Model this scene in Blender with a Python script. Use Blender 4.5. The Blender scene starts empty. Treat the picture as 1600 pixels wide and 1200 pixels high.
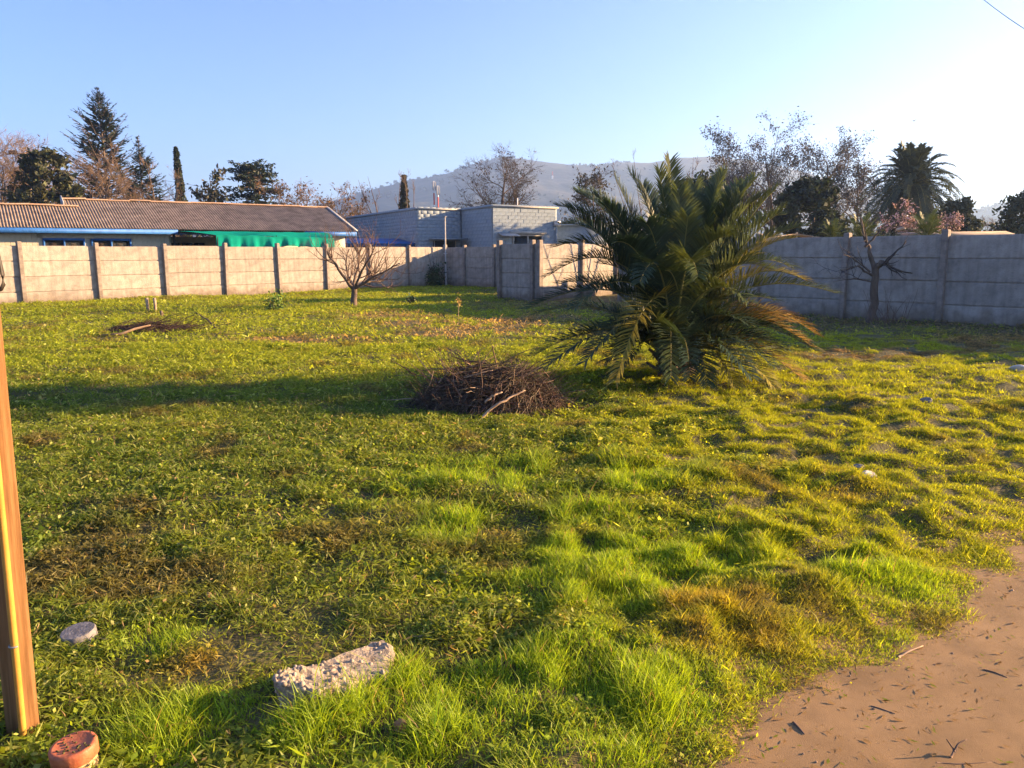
import bpy, bmesh, math
import numpy as np
from mathutils import Matrix, Vector, Quaternion

R_ = math.radians
rng = np.random.default_rng(7)
scene = bpy.context.scene
COL = scene.collection

# ------------------------------------------------------------------ camera
CAM_H, FPX, PITCH, ROLL = 1.62, 1200.0, R_(9.56), R_(0.3)
_f = np.array([0, math.cos(PITCH), -math.sin(PITCH)]); _r = np.array([1.0, 0, 0]); _u = np.cross(_r, _f)
CR = _r * math.cos(ROLL) - _u * math.sin(ROLL)
CU = _u * math.cos(ROLL) + _r * math.sin(ROLL)
CF = _f
cam_d = bpy.data.cameras.new('camera'); cam = bpy.data.objects.new('camera', cam_d); COL.objects.link(cam)
cam_d.sensor_width = 36; cam_d.lens = 27.0; cam_d.clip_start = 0.05; cam_d.clip_end = 12000
mw = Matrix.Identity(4)
for i in range(3):
    mw[i][0] = CR[i]; mw[i][1] = CU[i]; mw[i][2] = -CF[i]
mw[2][3] = CAM_H
cam.matrix_world = mw
scene.camera = cam

# ------------------------------------------------------------------ sky, sun, exposure
SUN_AZ, SUN_EL = 79.0, 13.5            # azimuth clockwise from the view direction (+Y)
world = bpy.data.worlds.new('World'); scene.world = world; world.use_nodes = True
wn = world.node_tree.nodes; wl = world.node_tree.links; wn.clear()
sky = wn.new('ShaderNodeTexSky'); sky.sky_type = 'NISHITA'; sky.sun_disc = False
sky.sun_elevation = R_(SUN_EL); sky.sun_rotation = R_(SUN_AZ)
sky.altitude = 300; sky.air_density = 1.0; sky.dust_density = 0.2; sky.ozone_density = 3.5
bg = wn.new('ShaderNodeBackground'); bg.inputs['Strength'].default_value = 0.052
wo = wn.new('ShaderNodeOutputWorld')
tn = wn.new('ShaderNodeMixRGB'); tn.blend_type = 'MULTIPLY'; tn.inputs[0].default_value = 1.0; tn.inputs[2].default_value = (0.76, 0.79, 1.0, 1)
wl.new(sky.outputs[0], tn.inputs[1]); wl.new(tn.outputs[0], bg.inputs[0]); wl.new(bg.outputs[0], wo.inputs[0])
sun_d = bpy.data.lights.new('sun', 'SUN'); sun_d.energy = 5.0; sun_d.angle = R_(0.6); sun_d.color = (1.0, 0.65, 0.33)
sun = bpy.data.objects.new('sun', sun_d); COL.objects.link(sun)
S = Vector((math.sin(R_(SUN_AZ)) * math.cos(R_(SUN_EL)), math.cos(R_(SUN_AZ)) * math.cos(R_(SUN_EL)), math.sin(R_(SUN_EL))))
sun.rotation_mode = 'QUATERNION'; sun.rotation_quaternion = S.to_track_quat('Z', 'Y'); sun.location = S * 60
vs = scene.view_settings
vs.view_transform = 'Standard'; vs.look = 'None'; vs.gamma = 1.0; vs.use_curve_mapping = False; vs.exposure = 2.7
scene.cycles.max_bounces = 6; scene.cycles.diffuse_bounces = 3; scene.cycles.transparent_max_bounces = 12
scene.cycles.volume_bounces = 1

# ------------------------------------------------------------------ placement helpers
def ray(px, py):
    return CF + CR * (px - 800) / FPX + CU * (600 - py) / FPX
def G(px, py, z=0.0):                   # the spot on level ground seen in that direction
    d = ray(px, py); t = (z - CAM_H) / d[2]; return np.array([d[0] * t, d[1] * t, z])
def at(px, py, Y):                      # the spot Y metres ahead
    d = ray(px, py); t = Y / d[1]; return np.array([d[0] * t, Y, CAM_H + d[2] * t])
def azd(a):
    return np.array([math.sin(R_(a)), math.cos(R_(a))])
def nrm(v):
    return v / np.maximum(np.linalg.norm(v, axis=-1, keepdims=True), 1e-9)

# ------------------------------------------------------------------ noise
def _hash(ix, iy, seed):
    n = (ix * 374761393 + iy * 668265263 + seed * 1442695041) & 0xFFFFFFFF
    n = ((n ^ (n >> 13)) * 1274126177) & 0xFFFFFFFF
    return ((n ^ (n >> 16)) & 0xFFFF) / 65535.0
def vnoise(x, y, seed=0):
    x = np.asarray(x, float); y = np.asarray(y, float)
    ix = np.floor(x).astype(np.int64); iy = np.floor(y).astype(np.int64)
    fx = x - ix; fy = y - iy; fx = fx * fx * (3 - 2 * fx); fy = fy * fy * (3 - 2 * fy)
    a = _hash(ix, iy, seed); b = _hash(ix + 1, iy, seed); c = _hash(ix, iy + 1, seed); d = _hash(ix + 1, iy + 1, seed)
    return (a + (b - a) * fx) * (1 - fy) + (c + (d - c) * fx) * fy
def fbm(x, y, seed=0, o=4):
    s = 0; a = 0.5; t = 0
    for k in range(o):
        s = s + a * vnoise(x * 2 ** k + 17.3 * k, y * 2 ** k - 9.1 * k, seed + k); t += a; a *= 0.5
    return s / t
def sstep(a, b, v):
    t = np.clip((v - a) / (b - a), 0, 1); return t * t * (3 - 2 * t)

# ------------------------------------------------------------------ mesh helpers
class MB:
    def __init__(s): s.v = []; s.f3 = []; s.f4 = []; s.n = 0; s.c = []
    def add(s, v, f, c=None):
        v = np.asarray(v, float).reshape(-1, 3); f = np.asarray(f, np.int64) + s.n
        (s.f3 if f.shape[1] == 3 else s.f4).append(f); s.v.append(v); s.n += len(v)
        if c is not None: s.c.append(np.broadcast_to(np.asarray(c, float), (len(v), 3)))
        return s
    def add2(s, v, f, g):               # faces of two kinds over the same vertices
        n0 = s.n; s.add(v, f); (s.f3 if np.shape(g)[1] == 3 else s.f4).append(np.asarray(g, np.int64) + n0)
    def box(s, c, size, rz=0.0, rx=0.0, ry=0.0):
        x, y, z = np.array(size) / 2
        v = np.array([[a * x, b * y, d * z] for a in (-1, 1) for b in (-1, 1) for d in (-1, 1)])
        m = np.array(Matrix.Rotation(rz, 3, 'Z') @ Matrix.Rotation(ry, 3, 'Y') @ Matrix.Rotation(rx, 3, 'X'))
        v = v @ m.T + np.array(c)
        s.add(v, [[0, 1, 3, 2], [4, 6, 7, 5], [0, 4, 5, 1], [2, 3, 7, 6], [0, 2, 6, 4], [1, 5, 7, 3]]); return s
    def tubes(s, P, Rr, sides=4, col=None, cap=False):
        P = np.asarray(P, float); Rr = np.asarray(Rr, float)
        if P.ndim == 2: P = P[None]; Rr = Rr[None]
        N, K, _ = P.shape
        T = np.gradient(P, axis=1); T = nrm(T)
        ref = np.where(np.abs(T[:, :1, 2:3]) > 0.9, np.array([1.0, 0, 0]), np.array([0, 0, 1.0]))
        A = nrm(np.cross(T, np.broadcast_to(ref, T.shape))); B = np.cross(T, A)
        th = np.arange(sides) * 2 * math.pi / sides
        V = P[:, :, None] + Rr[:, :, None, None] * (A[:, :, None] * np.cos(th)[:, None] + B[:, :, None] * np.sin(th)[:, None])
        i = np.arange(N)[:, None, None]; k = np.arange(K - 1)[None, :, None]; j = np.arange(sides)[None, None]; j2 = (j + 1) % sides
        b = (i * K + k) * sides; q = np.stack([b + j, b + j2, b + sides + j2, b + sides + j], -1).reshape(-1, 4)
        c = None
        if col is not None:
            col = np.asarray(col, float)
            c = np.repeat(col, K * sides, 0) if col.ndim == 2 else np.broadcast_to(col, (N * K * sides, 3))
        s.add(V.reshape(-1, 3), q, c)
        if cap:
            n0 = s.n - N * K * sides
            for ii in range(N):
                for kk in (0, K - 1):
                    base = n0 + (ii * K + kk) * sides
                    ring = list(range(base, base + sides)); ctr = P[ii, kk]
                    s.v.append(ctr[None]); ci = s.n; s.n += 1
                    if c is not None: s.c.append(c[:1])
                    s.f3.append(np.array([[ring[a], ring[(a + 1) % sides], ci] for a in range(sides)]))
        return s
    def quads(s, C, A, B, col=None):    # centres, half axes -> diamond leaves
        V = np.stack([C - A, C + B, C + A, C - B], 1).reshape(-1, 3)
        n = len(C); f = np.arange(n * 4).reshape(n, 4)
        s.add(V, f, None if col is None else np.repeat(np.broadcast_to(col, (n, 3)), 4, 0)); return s
    def mesh(s, name, smooth=False):
        me = bpy.data.meshes.new(name)
        V = np.concatenate(s.v)
        f3 = np.concatenate(s.f3) if s.f3 else np.zeros((0, 3), np.int64)
        f4 = np.concatenate(s.f4) if s.f4 else np.zeros((0, 4), np.int64)
        nl = len(f3) * 3 + len(f4) * 4
        me.vertices.add(len(V)); me.vertices.foreach_set('co', V.astype(np.float32).ravel())
        me.loops.add(nl); me.loops.foreach_set('vertex_index', np.concatenate([f3.ravel(), f4.ravel()]).astype(np.int32))
        nf = len(f3) + len(f4); me.polygons.add(nf)
        st = np.concatenate([np.arange(len(f3)) * 3, len(f3) * 3 + np.arange(len(f4)) * 4]).astype(np.int32)
        me.polygons.foreach_set('loop_start', st)
        if smooth: me.polygons.foreach_set('use_smooth', np.ones(nf, bool))
        me.update(calc_edges=True)
        if s.c and sum(len(c) for c in s.c) == len(V):
            ca = me.color_attributes.new('col', 'FLOAT_COLOR', 'POINT')
            ca.data.foreach_set('color', np.concatenate([np.concatenate(s.c), np.ones((len(V), 1))], 1).astype(np.float32).ravel())
        return me
    def build(s, name, mat, parent=None, smooth=False):
        return link(name, s.mesh(name, smooth), mat, parent)

def link(name, me, mat=None, parent=None):
    o = bpy.data.objects.new(name, me)
    if mat is not None and me is not None and not me.materials: me.materials.append(mat)
    COL.objects.link(o)
    if parent is not None: o.parent = parent
    return o
def tag(o, label=None, cat=None, group=None, kind=None):
    if label: o['label'] = label
    if cat: o['category'] = cat
    if group: o['group'] = group
    if kind: o['kind'] = kind
    return o
def thing(name, label, cat, loc=(0, 0, 0), rz=0.0, group=None):
    o = bpy.data.objects.new(name, None); COL.objects.link(o); o.empty_display_size = 0.1
    o.location = loc; o.rotation_euler = (0, 0, rz)
    return tag(o, label, cat, group)
def bevbox(name, size, bev, segs=1):
    bm = bmesh.new(); bmesh.ops.create_cube(bm, size=1.0)
    for v in bm.verts: v.co = Vector((v.co.x * size[0], v.co.y * size[1], v.co.z * size[2]))
    bmesh.ops.bevel(bm, geom=list(bm.edges), offset=bev, segments=segs, affect='EDGES')
    me = bpy.data.meshes.new(name); bm.to_mesh(me); bm.free(); return me

# ------------------------------------------------------------------ materials
def mat_base(name):
    m = bpy.data.materials.new(name); m.use_nodes = True; n = m.node_tree.nodes; n.clear()
    o = n.new('ShaderNodeOutputMaterial'); return m, n, m.node_tree.links, o
def mat_noise(name, c1, c2, scale=5.0, rough=0.85, bump=0.0, bscale=None, detail=6, c3=None, stretch=(1, 1, 1), objrand=0.0, metal=0.0, spec=0.3, lo=0.35, hi=0.65):
    m, n, l, o = mat_base(name)
    tc = n.new('ShaderNodeTexCoord'); mp = n.new('ShaderNodeMapping'); mp.inputs['Scale'].default_value = stretch
    l.new(tc.outputs['Object'], mp.inputs[0])
    nz = n.new('ShaderNodeTexNoise'); nz.inputs['Scale'].default_value = scale; nz.inputs['Detail'].default_value = detail; nz.inputs['Roughness'].default_value = 0.65
    l.new(mp.outputs[0], nz.inputs['Vector'])
    cr = n.new('ShaderNodeValToRGB'); cr.color_ramp.elements[0].position = lo; cr.color_ramp.elements[1].position = hi
    cr.color_ramp.elements[0].color = (*c1, 1); cr.color_ramp.elements[1].color = (*c2, 1)
    if c3: e = cr.color_ramp.elements.new((lo + hi) / 2); e.color = (*c3, 1)
    l.new(nz.outputs['Fac'], cr.inputs[0]); outc = cr.outputs[0]
    if objrand:
        oi = n.new('ShaderNodeObjectInfo'); mr = n.new('ShaderNodeMapRange'); mr.inputs['To Min'].default_value = 1 - objrand; mr.inputs['To Max'].default_value = 1 + objrand
        l.new(oi.outputs['Random'], mr.inputs['Value'])
        hs = n.new('ShaderNodeHueSaturation'); l.new(mr.outputs[0], hs.inputs['Value']); l.new(outc, hs.inputs['Color']); outc = hs.outputs[0]
    p = n.new('ShaderNodeBsdfPrincipled'); p.inputs['Roughness'].default_value = rough; p.inputs['Metallic'].default_value = metal
    p.inputs['Specular IOR Level'].default_value = spec
    l.new(outc, p.inputs['Base Color'])
    if bump:
        b = n.new('ShaderNodeBump'); b.inputs['Strength'].default_value = 1.0; b.inputs['Distance'].default_value = bump
        nb = n.new('ShaderNodeTexNoise'); nb.inputs['Scale'].default_value = bscale or scale * 3; nb.inputs['Detail'].default_value = 8
        l.new(mp.outputs[0], nb.inputs['Vector']); l.new(nb.outputs['Fac'], b.inputs['Height']); l.new(b.outputs[0], p.inputs['Normal'])
    l.new(p.outputs[0], o.inputs[0]); return m
def mat_leaf(name, col=None, trans=0.45, rough=0.55, gloss=0.08, var=0.25, tint=(1.15, 1.05, 0.55)):
    """foliage: diffuse + translucent + a little gloss; colour from the mesh or fixed"""
    m, n, l, o = mat_base(name)
    if col is None:
        a = n.new('ShaderNodeVertexColor'); a.layer_name = 'col'; c = a.outputs[0]
    else:
        a = n.new('ShaderNodeRGB'); a.outputs[0].default_value = (*col, 1); c = a.outputs[0]
        tc = n.new('ShaderNodeTexCoord'); nz = n.new('ShaderNodeTexNoise'); nz.inputs['Scale'].default_value = 1.7; nz.inputs['Detail'].default_value = 4
        l.new(tc.outputs['Object'], nz.inputs['Vector'])
        mr = n.new('ShaderNodeMapRange'); mr.inputs['From Min'].default_value = 0.3; mr.inputs['From Max'].default_value = 0.7
        mr.inputs['To Min'].default_value = 1 - var; mr.inputs['To Max'].default_value = 1 + var; l.new(nz.outputs['Fac'], mr.inputs['Value'])
        hs = n.new('ShaderNodeHueSaturation'); l.new(mr.outputs[0], hs.inputs['Value']); l.new(c, hs.inputs['Color']); c = hs.outputs[0]
    d = n.new('ShaderNodeBsdfDiffuse'); l.new(c, d.inputs[0])
    t = n.new('ShaderNodeBsdfTranslucent')
    mx = n.new('ShaderNodeMixRGB'); mx.blend_type = 'MULTIPLY'; mx.inputs[0].default_value = 1.0; mx.inputs[2].default_value = (*tint, 1)
    l.new(c, mx.inputs[1]); l.new(mx.outputs[0], t.inputs[0])
    s1 = n.new('ShaderNodeMixShader'); s1.inputs[0].default_value = trans; l.new(d.outputs[0], s1.inputs[1]); l.new(t.outputs[0], s1.inputs[2])
    g = n.new('ShaderNodeBsdfGlossy'); g.inputs['Roughness'].default_value = rough; g.inputs[0].default_value = (1, 1, 1, 1)
    s2 = n.new('ShaderNodeMixShader'); s2.inputs[0].default_value = gloss; l.new(s1.outputs[0], s2.inputs[1]); l.new(g.outputs[0], s2.inputs[2])
    l.new(s2.outputs[0], o.inputs[0]); return m

M = {}
M['soil'] = mat_noise('soil', (0.05, 0.043, 0.016), (0.13, 0.105, 0.04), 3.0, 0.95, 0.02, 30, c3=(0.085, 0.078, 0.025))
M['dirt'] = mat_noise('packed_dirt', (0.155, 0.095, 0.042), (0.31, 0.195, 0.092), 3.0, 0.95, 0.0014, 380, c3=(0.235, 0.145, 0.066), detail=10, lo=0.25, hi=0.75)
_n = M['soil'].node_tree.nodes; _l = M['soil'].node_tree.links                # bare soil turns to the path's dirt towards the path
_p = [q for q in _n if q.type == 'BSDF_PRINCIPLED'][0]; _s = _p.inputs['Base Color'].links[0].from_socket
_a = _n.new('ShaderNodeVertexColor'); _a.layer_name = 'col'; _m = _n.new('ShaderNodeMixRGB'); _l.new(_a.outputs[0], _m.inputs[0]); _l.new(_s, _m.inputs[1]); _m.inputs[2].default_value = (0.21, 0.13, 0.06, 1); _l.new(_m.outputs[0], _p.inputs['Base Color'])
M['grass'] = mat_leaf('grass_blades', None, 0.55, 0.5, 0.012, tint=(1.15, 1.08, 0.5))
M['concrete'] = mat_noise('precast_concrete', (0.21, 0.185, 0.165), (0.38, 0.335, 0.29), 4.5, 0.92, 0.014, 30, detail=10, objrand=0.09, c3=(0.31, 0.275, 0.24), lo=0.3, hi=0.7)
M['post_conc'] = mat_noise('post_concrete', (0.18, 0.15, 0.13), (0.32, 0.27, 0.23), 7, 0.92, 0.006, 40, objrand=0.08)
for _k in ('concrete', 'post_conc'):      # rain streaks and mud splashed up from the ground
    _n = M[_k].node_tree.nodes; _l = M[_k].node_tree.links; _p = [q for q in _n if q.type == 'BSDF_PRINCIPLED'][0]; _s = _p.inputs['Base Color'].links[0].from_socket
    _g = _n.new('ShaderNodeNewGeometry'); _mp = _n.new('ShaderNodeMapping'); _mp.inputs['Scale'].default_value = (5, 5, 0.5); _l.new(_g.outputs['Position'], _mp.inputs[0])
    _z = _n.new('ShaderNodeTexNoise'); _z.inputs['Scale'].default_value = 1.6; _z.inputs['Detail'].default_value = 7; _l.new(_mp.outputs[0], _z.inputs['Vector'])
    _r = _n.new('ShaderNodeMapRange'); _r.inputs['From Min'].default_value = 0.46; _r.inputs['From Max'].default_value = 0.72; _r.inputs['To Max'].default_value = 0.35; _l.new(_z.outputs['Fac'], _r.inputs['Value'])
    _m = _n.new('ShaderNodeMixRGB'); _m.inputs[2].default_value = (0.10, 0.085, 0.075, 1); _l.new(_r.outputs[0], _m.inputs[0]); _l.new(_s, _m.inputs[1])
    _x = _n.new('ShaderNodeSeparateXYZ'); _l.new(_g.outputs['Position'], _x.inputs[0]); _z2 = _n.new('ShaderNodeTexNoise'); _z2.inputs['Scale'].default_value = 4.0; _z2.inputs['Detail'].default_value = 8; _l.new(_g.outputs['Position'], _z2.inputs['Vector'])
    _a1 = _n.new('ShaderNodeMath'); _a1.operation = 'MULTIPLY_ADD'; _a1.inputs[1].default_value = -0.7; _l.new(_z2.outputs['Fac'], _a1.inputs[0]); _l.new(_x.outputs[2], _a1.inputs[2])
    _r2 = _n.new('ShaderNodeMapRange'); _r2.inputs['From Min'].default_value = 0.02; _r2.inputs['From Max'].default_value = -0.28; _r2.inputs['To Max'].default_value = 0.7; _l.new(_a1.outputs[0], _r2.inputs['Value'])
    _m2 = _n.new('ShaderNodeMixRGB'); _m2.inputs[2].default_value = (0.12, 0.085, 0.055, 1); _l.new(_r2.outputs[0], _m2.inputs[0]); _l.new(_m.outputs[0], _m2.inputs[1]); _l.new(_m2.outputs[0], _p.inputs['Base Color'])
M['hill'] = mat_noise('dry_hillside', (0.006, 0.010, 0.009), (0.07, 0.06, 0.04), 0.02, 1.0, 3.0, 0.05, detail=12, c3=(0.028, 0.03, 0.02))

# ================================================================== SETTING
# ground layout: the plot is a square corner seen towards its far corner
UAZ = 42.5
u2, v2 = azd(UAZ), azd(UAZ + 90)
path_px = [(1060, 1230), (1110, 1195), (1190, 1150), (1185, 1100), (1290, 1052), (1400, 992), (1490, 962), (1520, 905), (1600, 845)]
pp = np.array([G(*p)[:2] for p in path_px]); pp = pp[np.argsort(pp[:, 0])]
pp = np.vstack([[-0.1, 1.0], [0.25, 1.75], pp, [pp[-1, 0] + 1.2, pp[-1, 1] + 1.0], [7.0, 6.4], [14, 7.6], [40, 9]])
def path_sd(x, y):                      # > 0 on the bare dirt
    yp = np.interp(x, pp[:, 0], pp[:, 1])
    return (yp - y) * 0.75 - 0.03 + (fbm(x * 2.6, y * 2.6, 31, 4) - 0.5) * 0.32
def height(x, y):
    x = np.asarray(x, float); y = np.asarray(y, float)
    dist = np.hypot(x, y); near = 1 - sstep(30, 60, dist)
    h = (fbm(x * 0.22, y * 0.22, 3, 3) - 0.5) * 0.22 * near * sstep(2, 9, dist)
    right = sstep(-0.12, 0.25, (x - 0.02 * y) / (y + 1.0))
    tus = sstep(0.48, 0.85, vnoise(x * 1.35, y * 1.35, 11)) * 0.6 + sstep(0.5, 0.9, vnoise(x * 2.7, y * 2.7, 12)) * 0.4
    h = h + tus * (0.03 + 0.018 * right) * near + (vnoise(x * 5, y * 5, 13) - 0.5) * 0.025 * near
    h = h + (sstep(0.42, 0.8, vnoise(x * 3.7, y * 3.7, 14)) * (0.016 + 0.026 * right) + sstep(0.4, 0.75, vnoise(x * 7.5, y * 7.5, 15)) * (0.018 + 0.028 * right)) * near
    p = sstep(-0.65, 0.05, path_sd(x, y))
    return h * (1 - p) + p * (-0.03 + (fbm(x * 1.1, y * 1.1, 19, 3) - 0.5) * 0.012 + (fbm(x * 7, y * 7, 20, 4) - 0.5) * 0.009)

def grid_mesh(xs, ys, fn, dz=0.0):
    X, Y = np.meshgrid(xs, ys); Z = fn(X, Y) + dz
    V = np.stack([X, Y, Z], -1).reshape(-1, 3); w = len(xs); h = len(ys)
    i = (np.arange(h - 1)[:, None] * w + np.arange(w - 1)[None]).ravel()
    mb = MB(); mb.add(V, np.stack([i, i + 1, i + w + 1, i + w], 1)); return mb
t = np.linspace(-1, 1, 401); gx = np.sinh(t * 9) / math.sinh(9) * 4500
t = np.linspace(0, 1, 340); gy = np.concatenate([[-3000, -800, -200, -60, -20, -8, -3, 0], 0.6 + np.sinh(t * 8.6) / math.sinh(8.6) * 5200])
gmb = grid_mesh(gx, gy, lambda a, b: height(a, b) - 0.05 * sstep(-0.02, 0.08, path_sd(a, b)))
gv = gmb.v[0]; fs = sstep(-0.55, -0.12, path_sd(gv[:, 0], gv[:, 1])); gmb.c.append(np.repeat(fs[:, None], 3, 1))
g = gmb.build('ground', M['soil'], smooth=True); tag(g, kind='structure')
# bare dirt path, a sheet just above the soil
xs = np.arange(-0.6, 9, 0.035); ys = np.arange(0.5, 7.5, 0.035)
X, Y = np.meshgrid(xs, ys); Z = height(X, Y) - 0.016 + 0.022 * sstep(-0.13, -0.02, path_sd(X, Y))
ok = path_sd(X, Y) > -0.16
V = np.stack([X, Y, Z], -1).reshape(-1, 3); w = len(xs)
i = (np.arange(len(ys) - 1)[:, None] * w + np.arange(w - 1)[None]).ravel(); okf = ok.ravel()
q = np.stack([i, i + 1, i + w + 1, i + w], 1); q = q[okf[q].all(1)]
used = np.unique(q); rem = np.full(len(V), -1); rem[used] = np.arange(len(used))
mb = MB(); mb.add(V[used], rem[q]); tag(mb.build('dirt_path', M['dirt'], smooth=True), kind='structure')

# hills beyond
sk = [(-900, 330), (-300, 318), (0, 335), (300, 345), (480, 330), (560, 308), (640, 289), (700, 280), (740, 266), (790, 256), (850, 262), (880, 266), (930, 268),
      (960, 263), (1010, 264), (1060, 257), (1100, 255), (1160, 262), (1250, 280), (1350, 310), (1450, 336), (1510, 336), (1560, 325), (1620, 314), (1800, 300), (2400, 320)]
sa = np.array([math.degrees(math.atan2(p[0] - 800, 1200)) for p in sk]); sh = np.array([(398 - p[1]) / 1200.0 / math.cos(math.atan2(p[0] - 800, 1200)) ** -1 for p in sk])
A = np.radians(np.linspace(-62, 62, 420)); RR = np.concatenate([np.linspace(800, 1700, 46), np.linspace(1740, 2600, 20)])
AA, RG = np.meshgrid(A, RR)
prof = np.where(RG < 1700, sstep(800, 1700, RG) ** 1.15, 1 - 0.75 * sstep(1700, 2700, RG))
ridge = np.interp(np.degrees(AA), sa, sh) * 1700
HX, HY = RG * np.sin(AA), RG * np.cos(AA)
hz = ridge * prof * (1 - 0.30 * (prof < 0.999) * (1 - prof) * 0) + (fbm(HX * 0.006, HY * 0.006, 5, 5) - 0.5) * 60 * np.sin(np.clip(prof, 0, 1) * math.pi) + (fbm(HX * 0.03, HY * 0.03, 6, 3) - 0.5) * 5 * prof
hz = np.where(RG <= 801, -3, hz)
w = len(A); i = (np.arange(len(RR) - 1)[:, None] * w + np.arange(w - 1)[None]).ravel()
mb = MB(); mb.add(np.stack([HX, HY, hz], -1).reshape(-1, 3), np.stack([i, i + 1, i + w + 1, i + w], 1))
tag(mb.build('hills', M['hill'], smooth=True), kind='structure')
HV = np.stack([HX, HY, hz], -1).reshape(-1, 3)


# ------------------------------------------------------------------ precast concrete walls
PH, NROW, ZB = 0.525, 4, -0.09
panel_cache = {}
def panel_mesh(L):
    k = round(L, 3)
    if k not in panel_cache:
        bm = bmesh.new(); bmesh.ops.create_cube(bm, size=1.0)
        for v in bm.verts: v.co = Vector((v.co.x * (L - 0.02), v.co.y * 0.082, v.co.z * (PH - 0.034)))
        bmesh.ops.bevel(bm, geom=list(bm.edges), offset=0.007, segments=1, affect='EDGES')
        k2 = bmesh.ops.create_cube(bm, size=1.0)['verts']
        for v in k2: v.co = Vector((v.co.x * (L - 0.03), v.co.y * 0.02, v.co.z * (PH + 0.006)))
        me = bpy.data.meshes.new('panel'); bm.to_mesh(me); bm.free(); me.materials.append(M['concrete']); panel_cache[k] = me
    return panel_cache[k]
def post_mesh():
    bm = bmesh.new(); bmesh.ops.create_cube(bm, size=1.0)
    for v in bm.verts:
        tz = v.co.z > 0
        v.co = Vector((v.co.x * 0.14, v.co.y * (0.24 if not tz else 0.20), v.co.z * 2.32 + 0.98))
    bmesh.ops.bevel(bm, geom=list(bm.edges), offset=0.014, segments=2, affect='EDGES')
    me = bpy.data.meshes.new('post'); bm.to_mesh(me); bm.free(); me.materials.append(M['post_conc']); return me
POST = post_mesh()
def wall(label, p0, az, spans, side, first=True, last=True):
    """posts and stacked panels from p0 along azimuth az; side = +1 when the inside face is to the right of az"""
    p0 = np.array(p0, float); d = azd(az); rz = R_(90 - az)
    root = thing('concrete_wall', label, 'wall', (p0[0], p0[1], 0), rz, 'precast concrete boundary walls')
    s = 0.0; r = np.random.default_rng(int(abs(p0[0]) * 100) + 5)
    pos = [0.0]
    for L in spans: pos.append(pos[-1] + L)
    for k, x in enumerate(pos):
        if (k == 0 and not first) or (k == len(pos) - 1 and not last): continue
        o = link('post', POST, None, root); o.location = (x, -side * 0.05, r.uniform(-0.035, 0.03)); o.rotation_euler = (r.normal(0, 0.006), r.normal(0, 0.007), r.normal(0, 0.02))
    for k, L in enumerate(spans):
        dz = r.uniform(-0.02, 0.02)
        for j in range(NROW):
            o = link('panel', panel_mesh(L), None, root)
            o.location = (pos[k] + L / 2, r.normal(0, 0.004) + 0.0003 * j, ZB + PH * (j + 0.5) + dz)
            o.rotation_euler = (r.normal(0, 0.008), r.normal(0, 0.0025), r.normal(0, 0.002))
            if r.random() < 0.5: o.rotation_euler[2] += math.pi
    return root
SP = 2.45
LW0 = np.array([-16.75, 26.5]); CORNER = LW0 + u2 * SP * 8
wall('long sunlit precast concrete wall on the left, below the corrugated roof house', LW0 - u2 * SP * 3, UAZ, [SP] * 11, 1)
wall('shaded precast concrete wall closing the far corner below the blue block building', CORNER, UAZ + 90, [1.55, 2.12, 2.35, 2.35, 2.35], 1, first=False)
STUB_B = G(845, 469)[:2]; STUB_A = STUB_B - v2 * 1.95
wall('short wall stub standing out in front of the far corner, left of the palm', STUB_A, UAZ + 90, [1.62, 0.33], 1)
wall('half sunlit wall running back from the short stub, behind the palm', STUB_B, UAZ, [2.3, 2.3, 2.3], 1, first=False, last=False)
RAZ = 137.5; rd = azd(RAZ); RW_A = np.array([6.80, 21.3])
wall('long shaded precast concrete wall on the right, behind the palm and dead tree', RW_A - rd * 2.4 * 2, RAZ, [2.4, 2.4, 2.4, 2.28, 2.4, 2.4, 2.4, 2.4], 1)
wall('shaded return wall running back from the right wall, hidden behind the palm', RW_A - rd * 4.8, UAZ, [2.4, 2.4, 2.0], -1, first=False)

# ------------------------------------------------------------------ house with corrugated roof
M['fibre'] = mat_noise('fibre_cement_roof', (0.15, 0.11, 0.08), (0.32, 0.24, 0.175), 2.0, 0.9, 0.004, 30, c3=(0.23, 0.175, 0.13), detail=10)
M['ridge'] = mat_noise('ridge_capping', (0.34, 0.22, 0.15), (0.5, 0.35, 0.25), 6, 0.9, objrand=0.15)
M['blue'] = mat_noise('blue_painted_board', (0.02, 0.10, 0.33), (0.035, 0.15, 0.45), 4, 0.55)
M['cream'] = mat_noise('cream_siding', (0.40, 0.37, 0.29), (0.5, 0.46, 0.36), 5, 0.75, objrand=0.04)
M['dark'] = mat_noise('dark_interior', (0.015, 0.015, 0.018), (0.03, 0.03, 0.035), 5, 0.9)
M['curtain'] = mat_noise('curtain', (0.35, 0.22, 0.16), (0.55, 0.42, 0.34), 3, 0.9, stretch=(14, 14, 0.5))
M['verge'] = mat_noise('pale_flashing', (0.24, 0.24, 0.25), (0.36, 0.36, 0.36), 8, 0.7)
m, n, l, o = mat_base('window_glass'); p = n.new('ShaderNodeBsdfPrincipled'); p.inputs['Base Color'].default_value = (0.02, 0.025, 0.03, 1); p.inputs['Roughness'].default_value = 0.08
p.inputs['Alpha'].default_value = 0.55; l.new(p.outputs[0], o.inputs[0]); M['glass'] = m
HAZ = 55.5; hd = azd(HAZ); hb = np.array([-hd[1], hd[0]]); E0 = np.array([-21.3, 32.0])
EZ, SL = 2.86, 1.42 / 4.0
house = thing('bungalow', 'long cream bungalow with corrugated grey brown roof and blue eaves, behind the left wall', 'house', (E0[0], E0[1], 0), R_(90 - HAZ))
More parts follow.
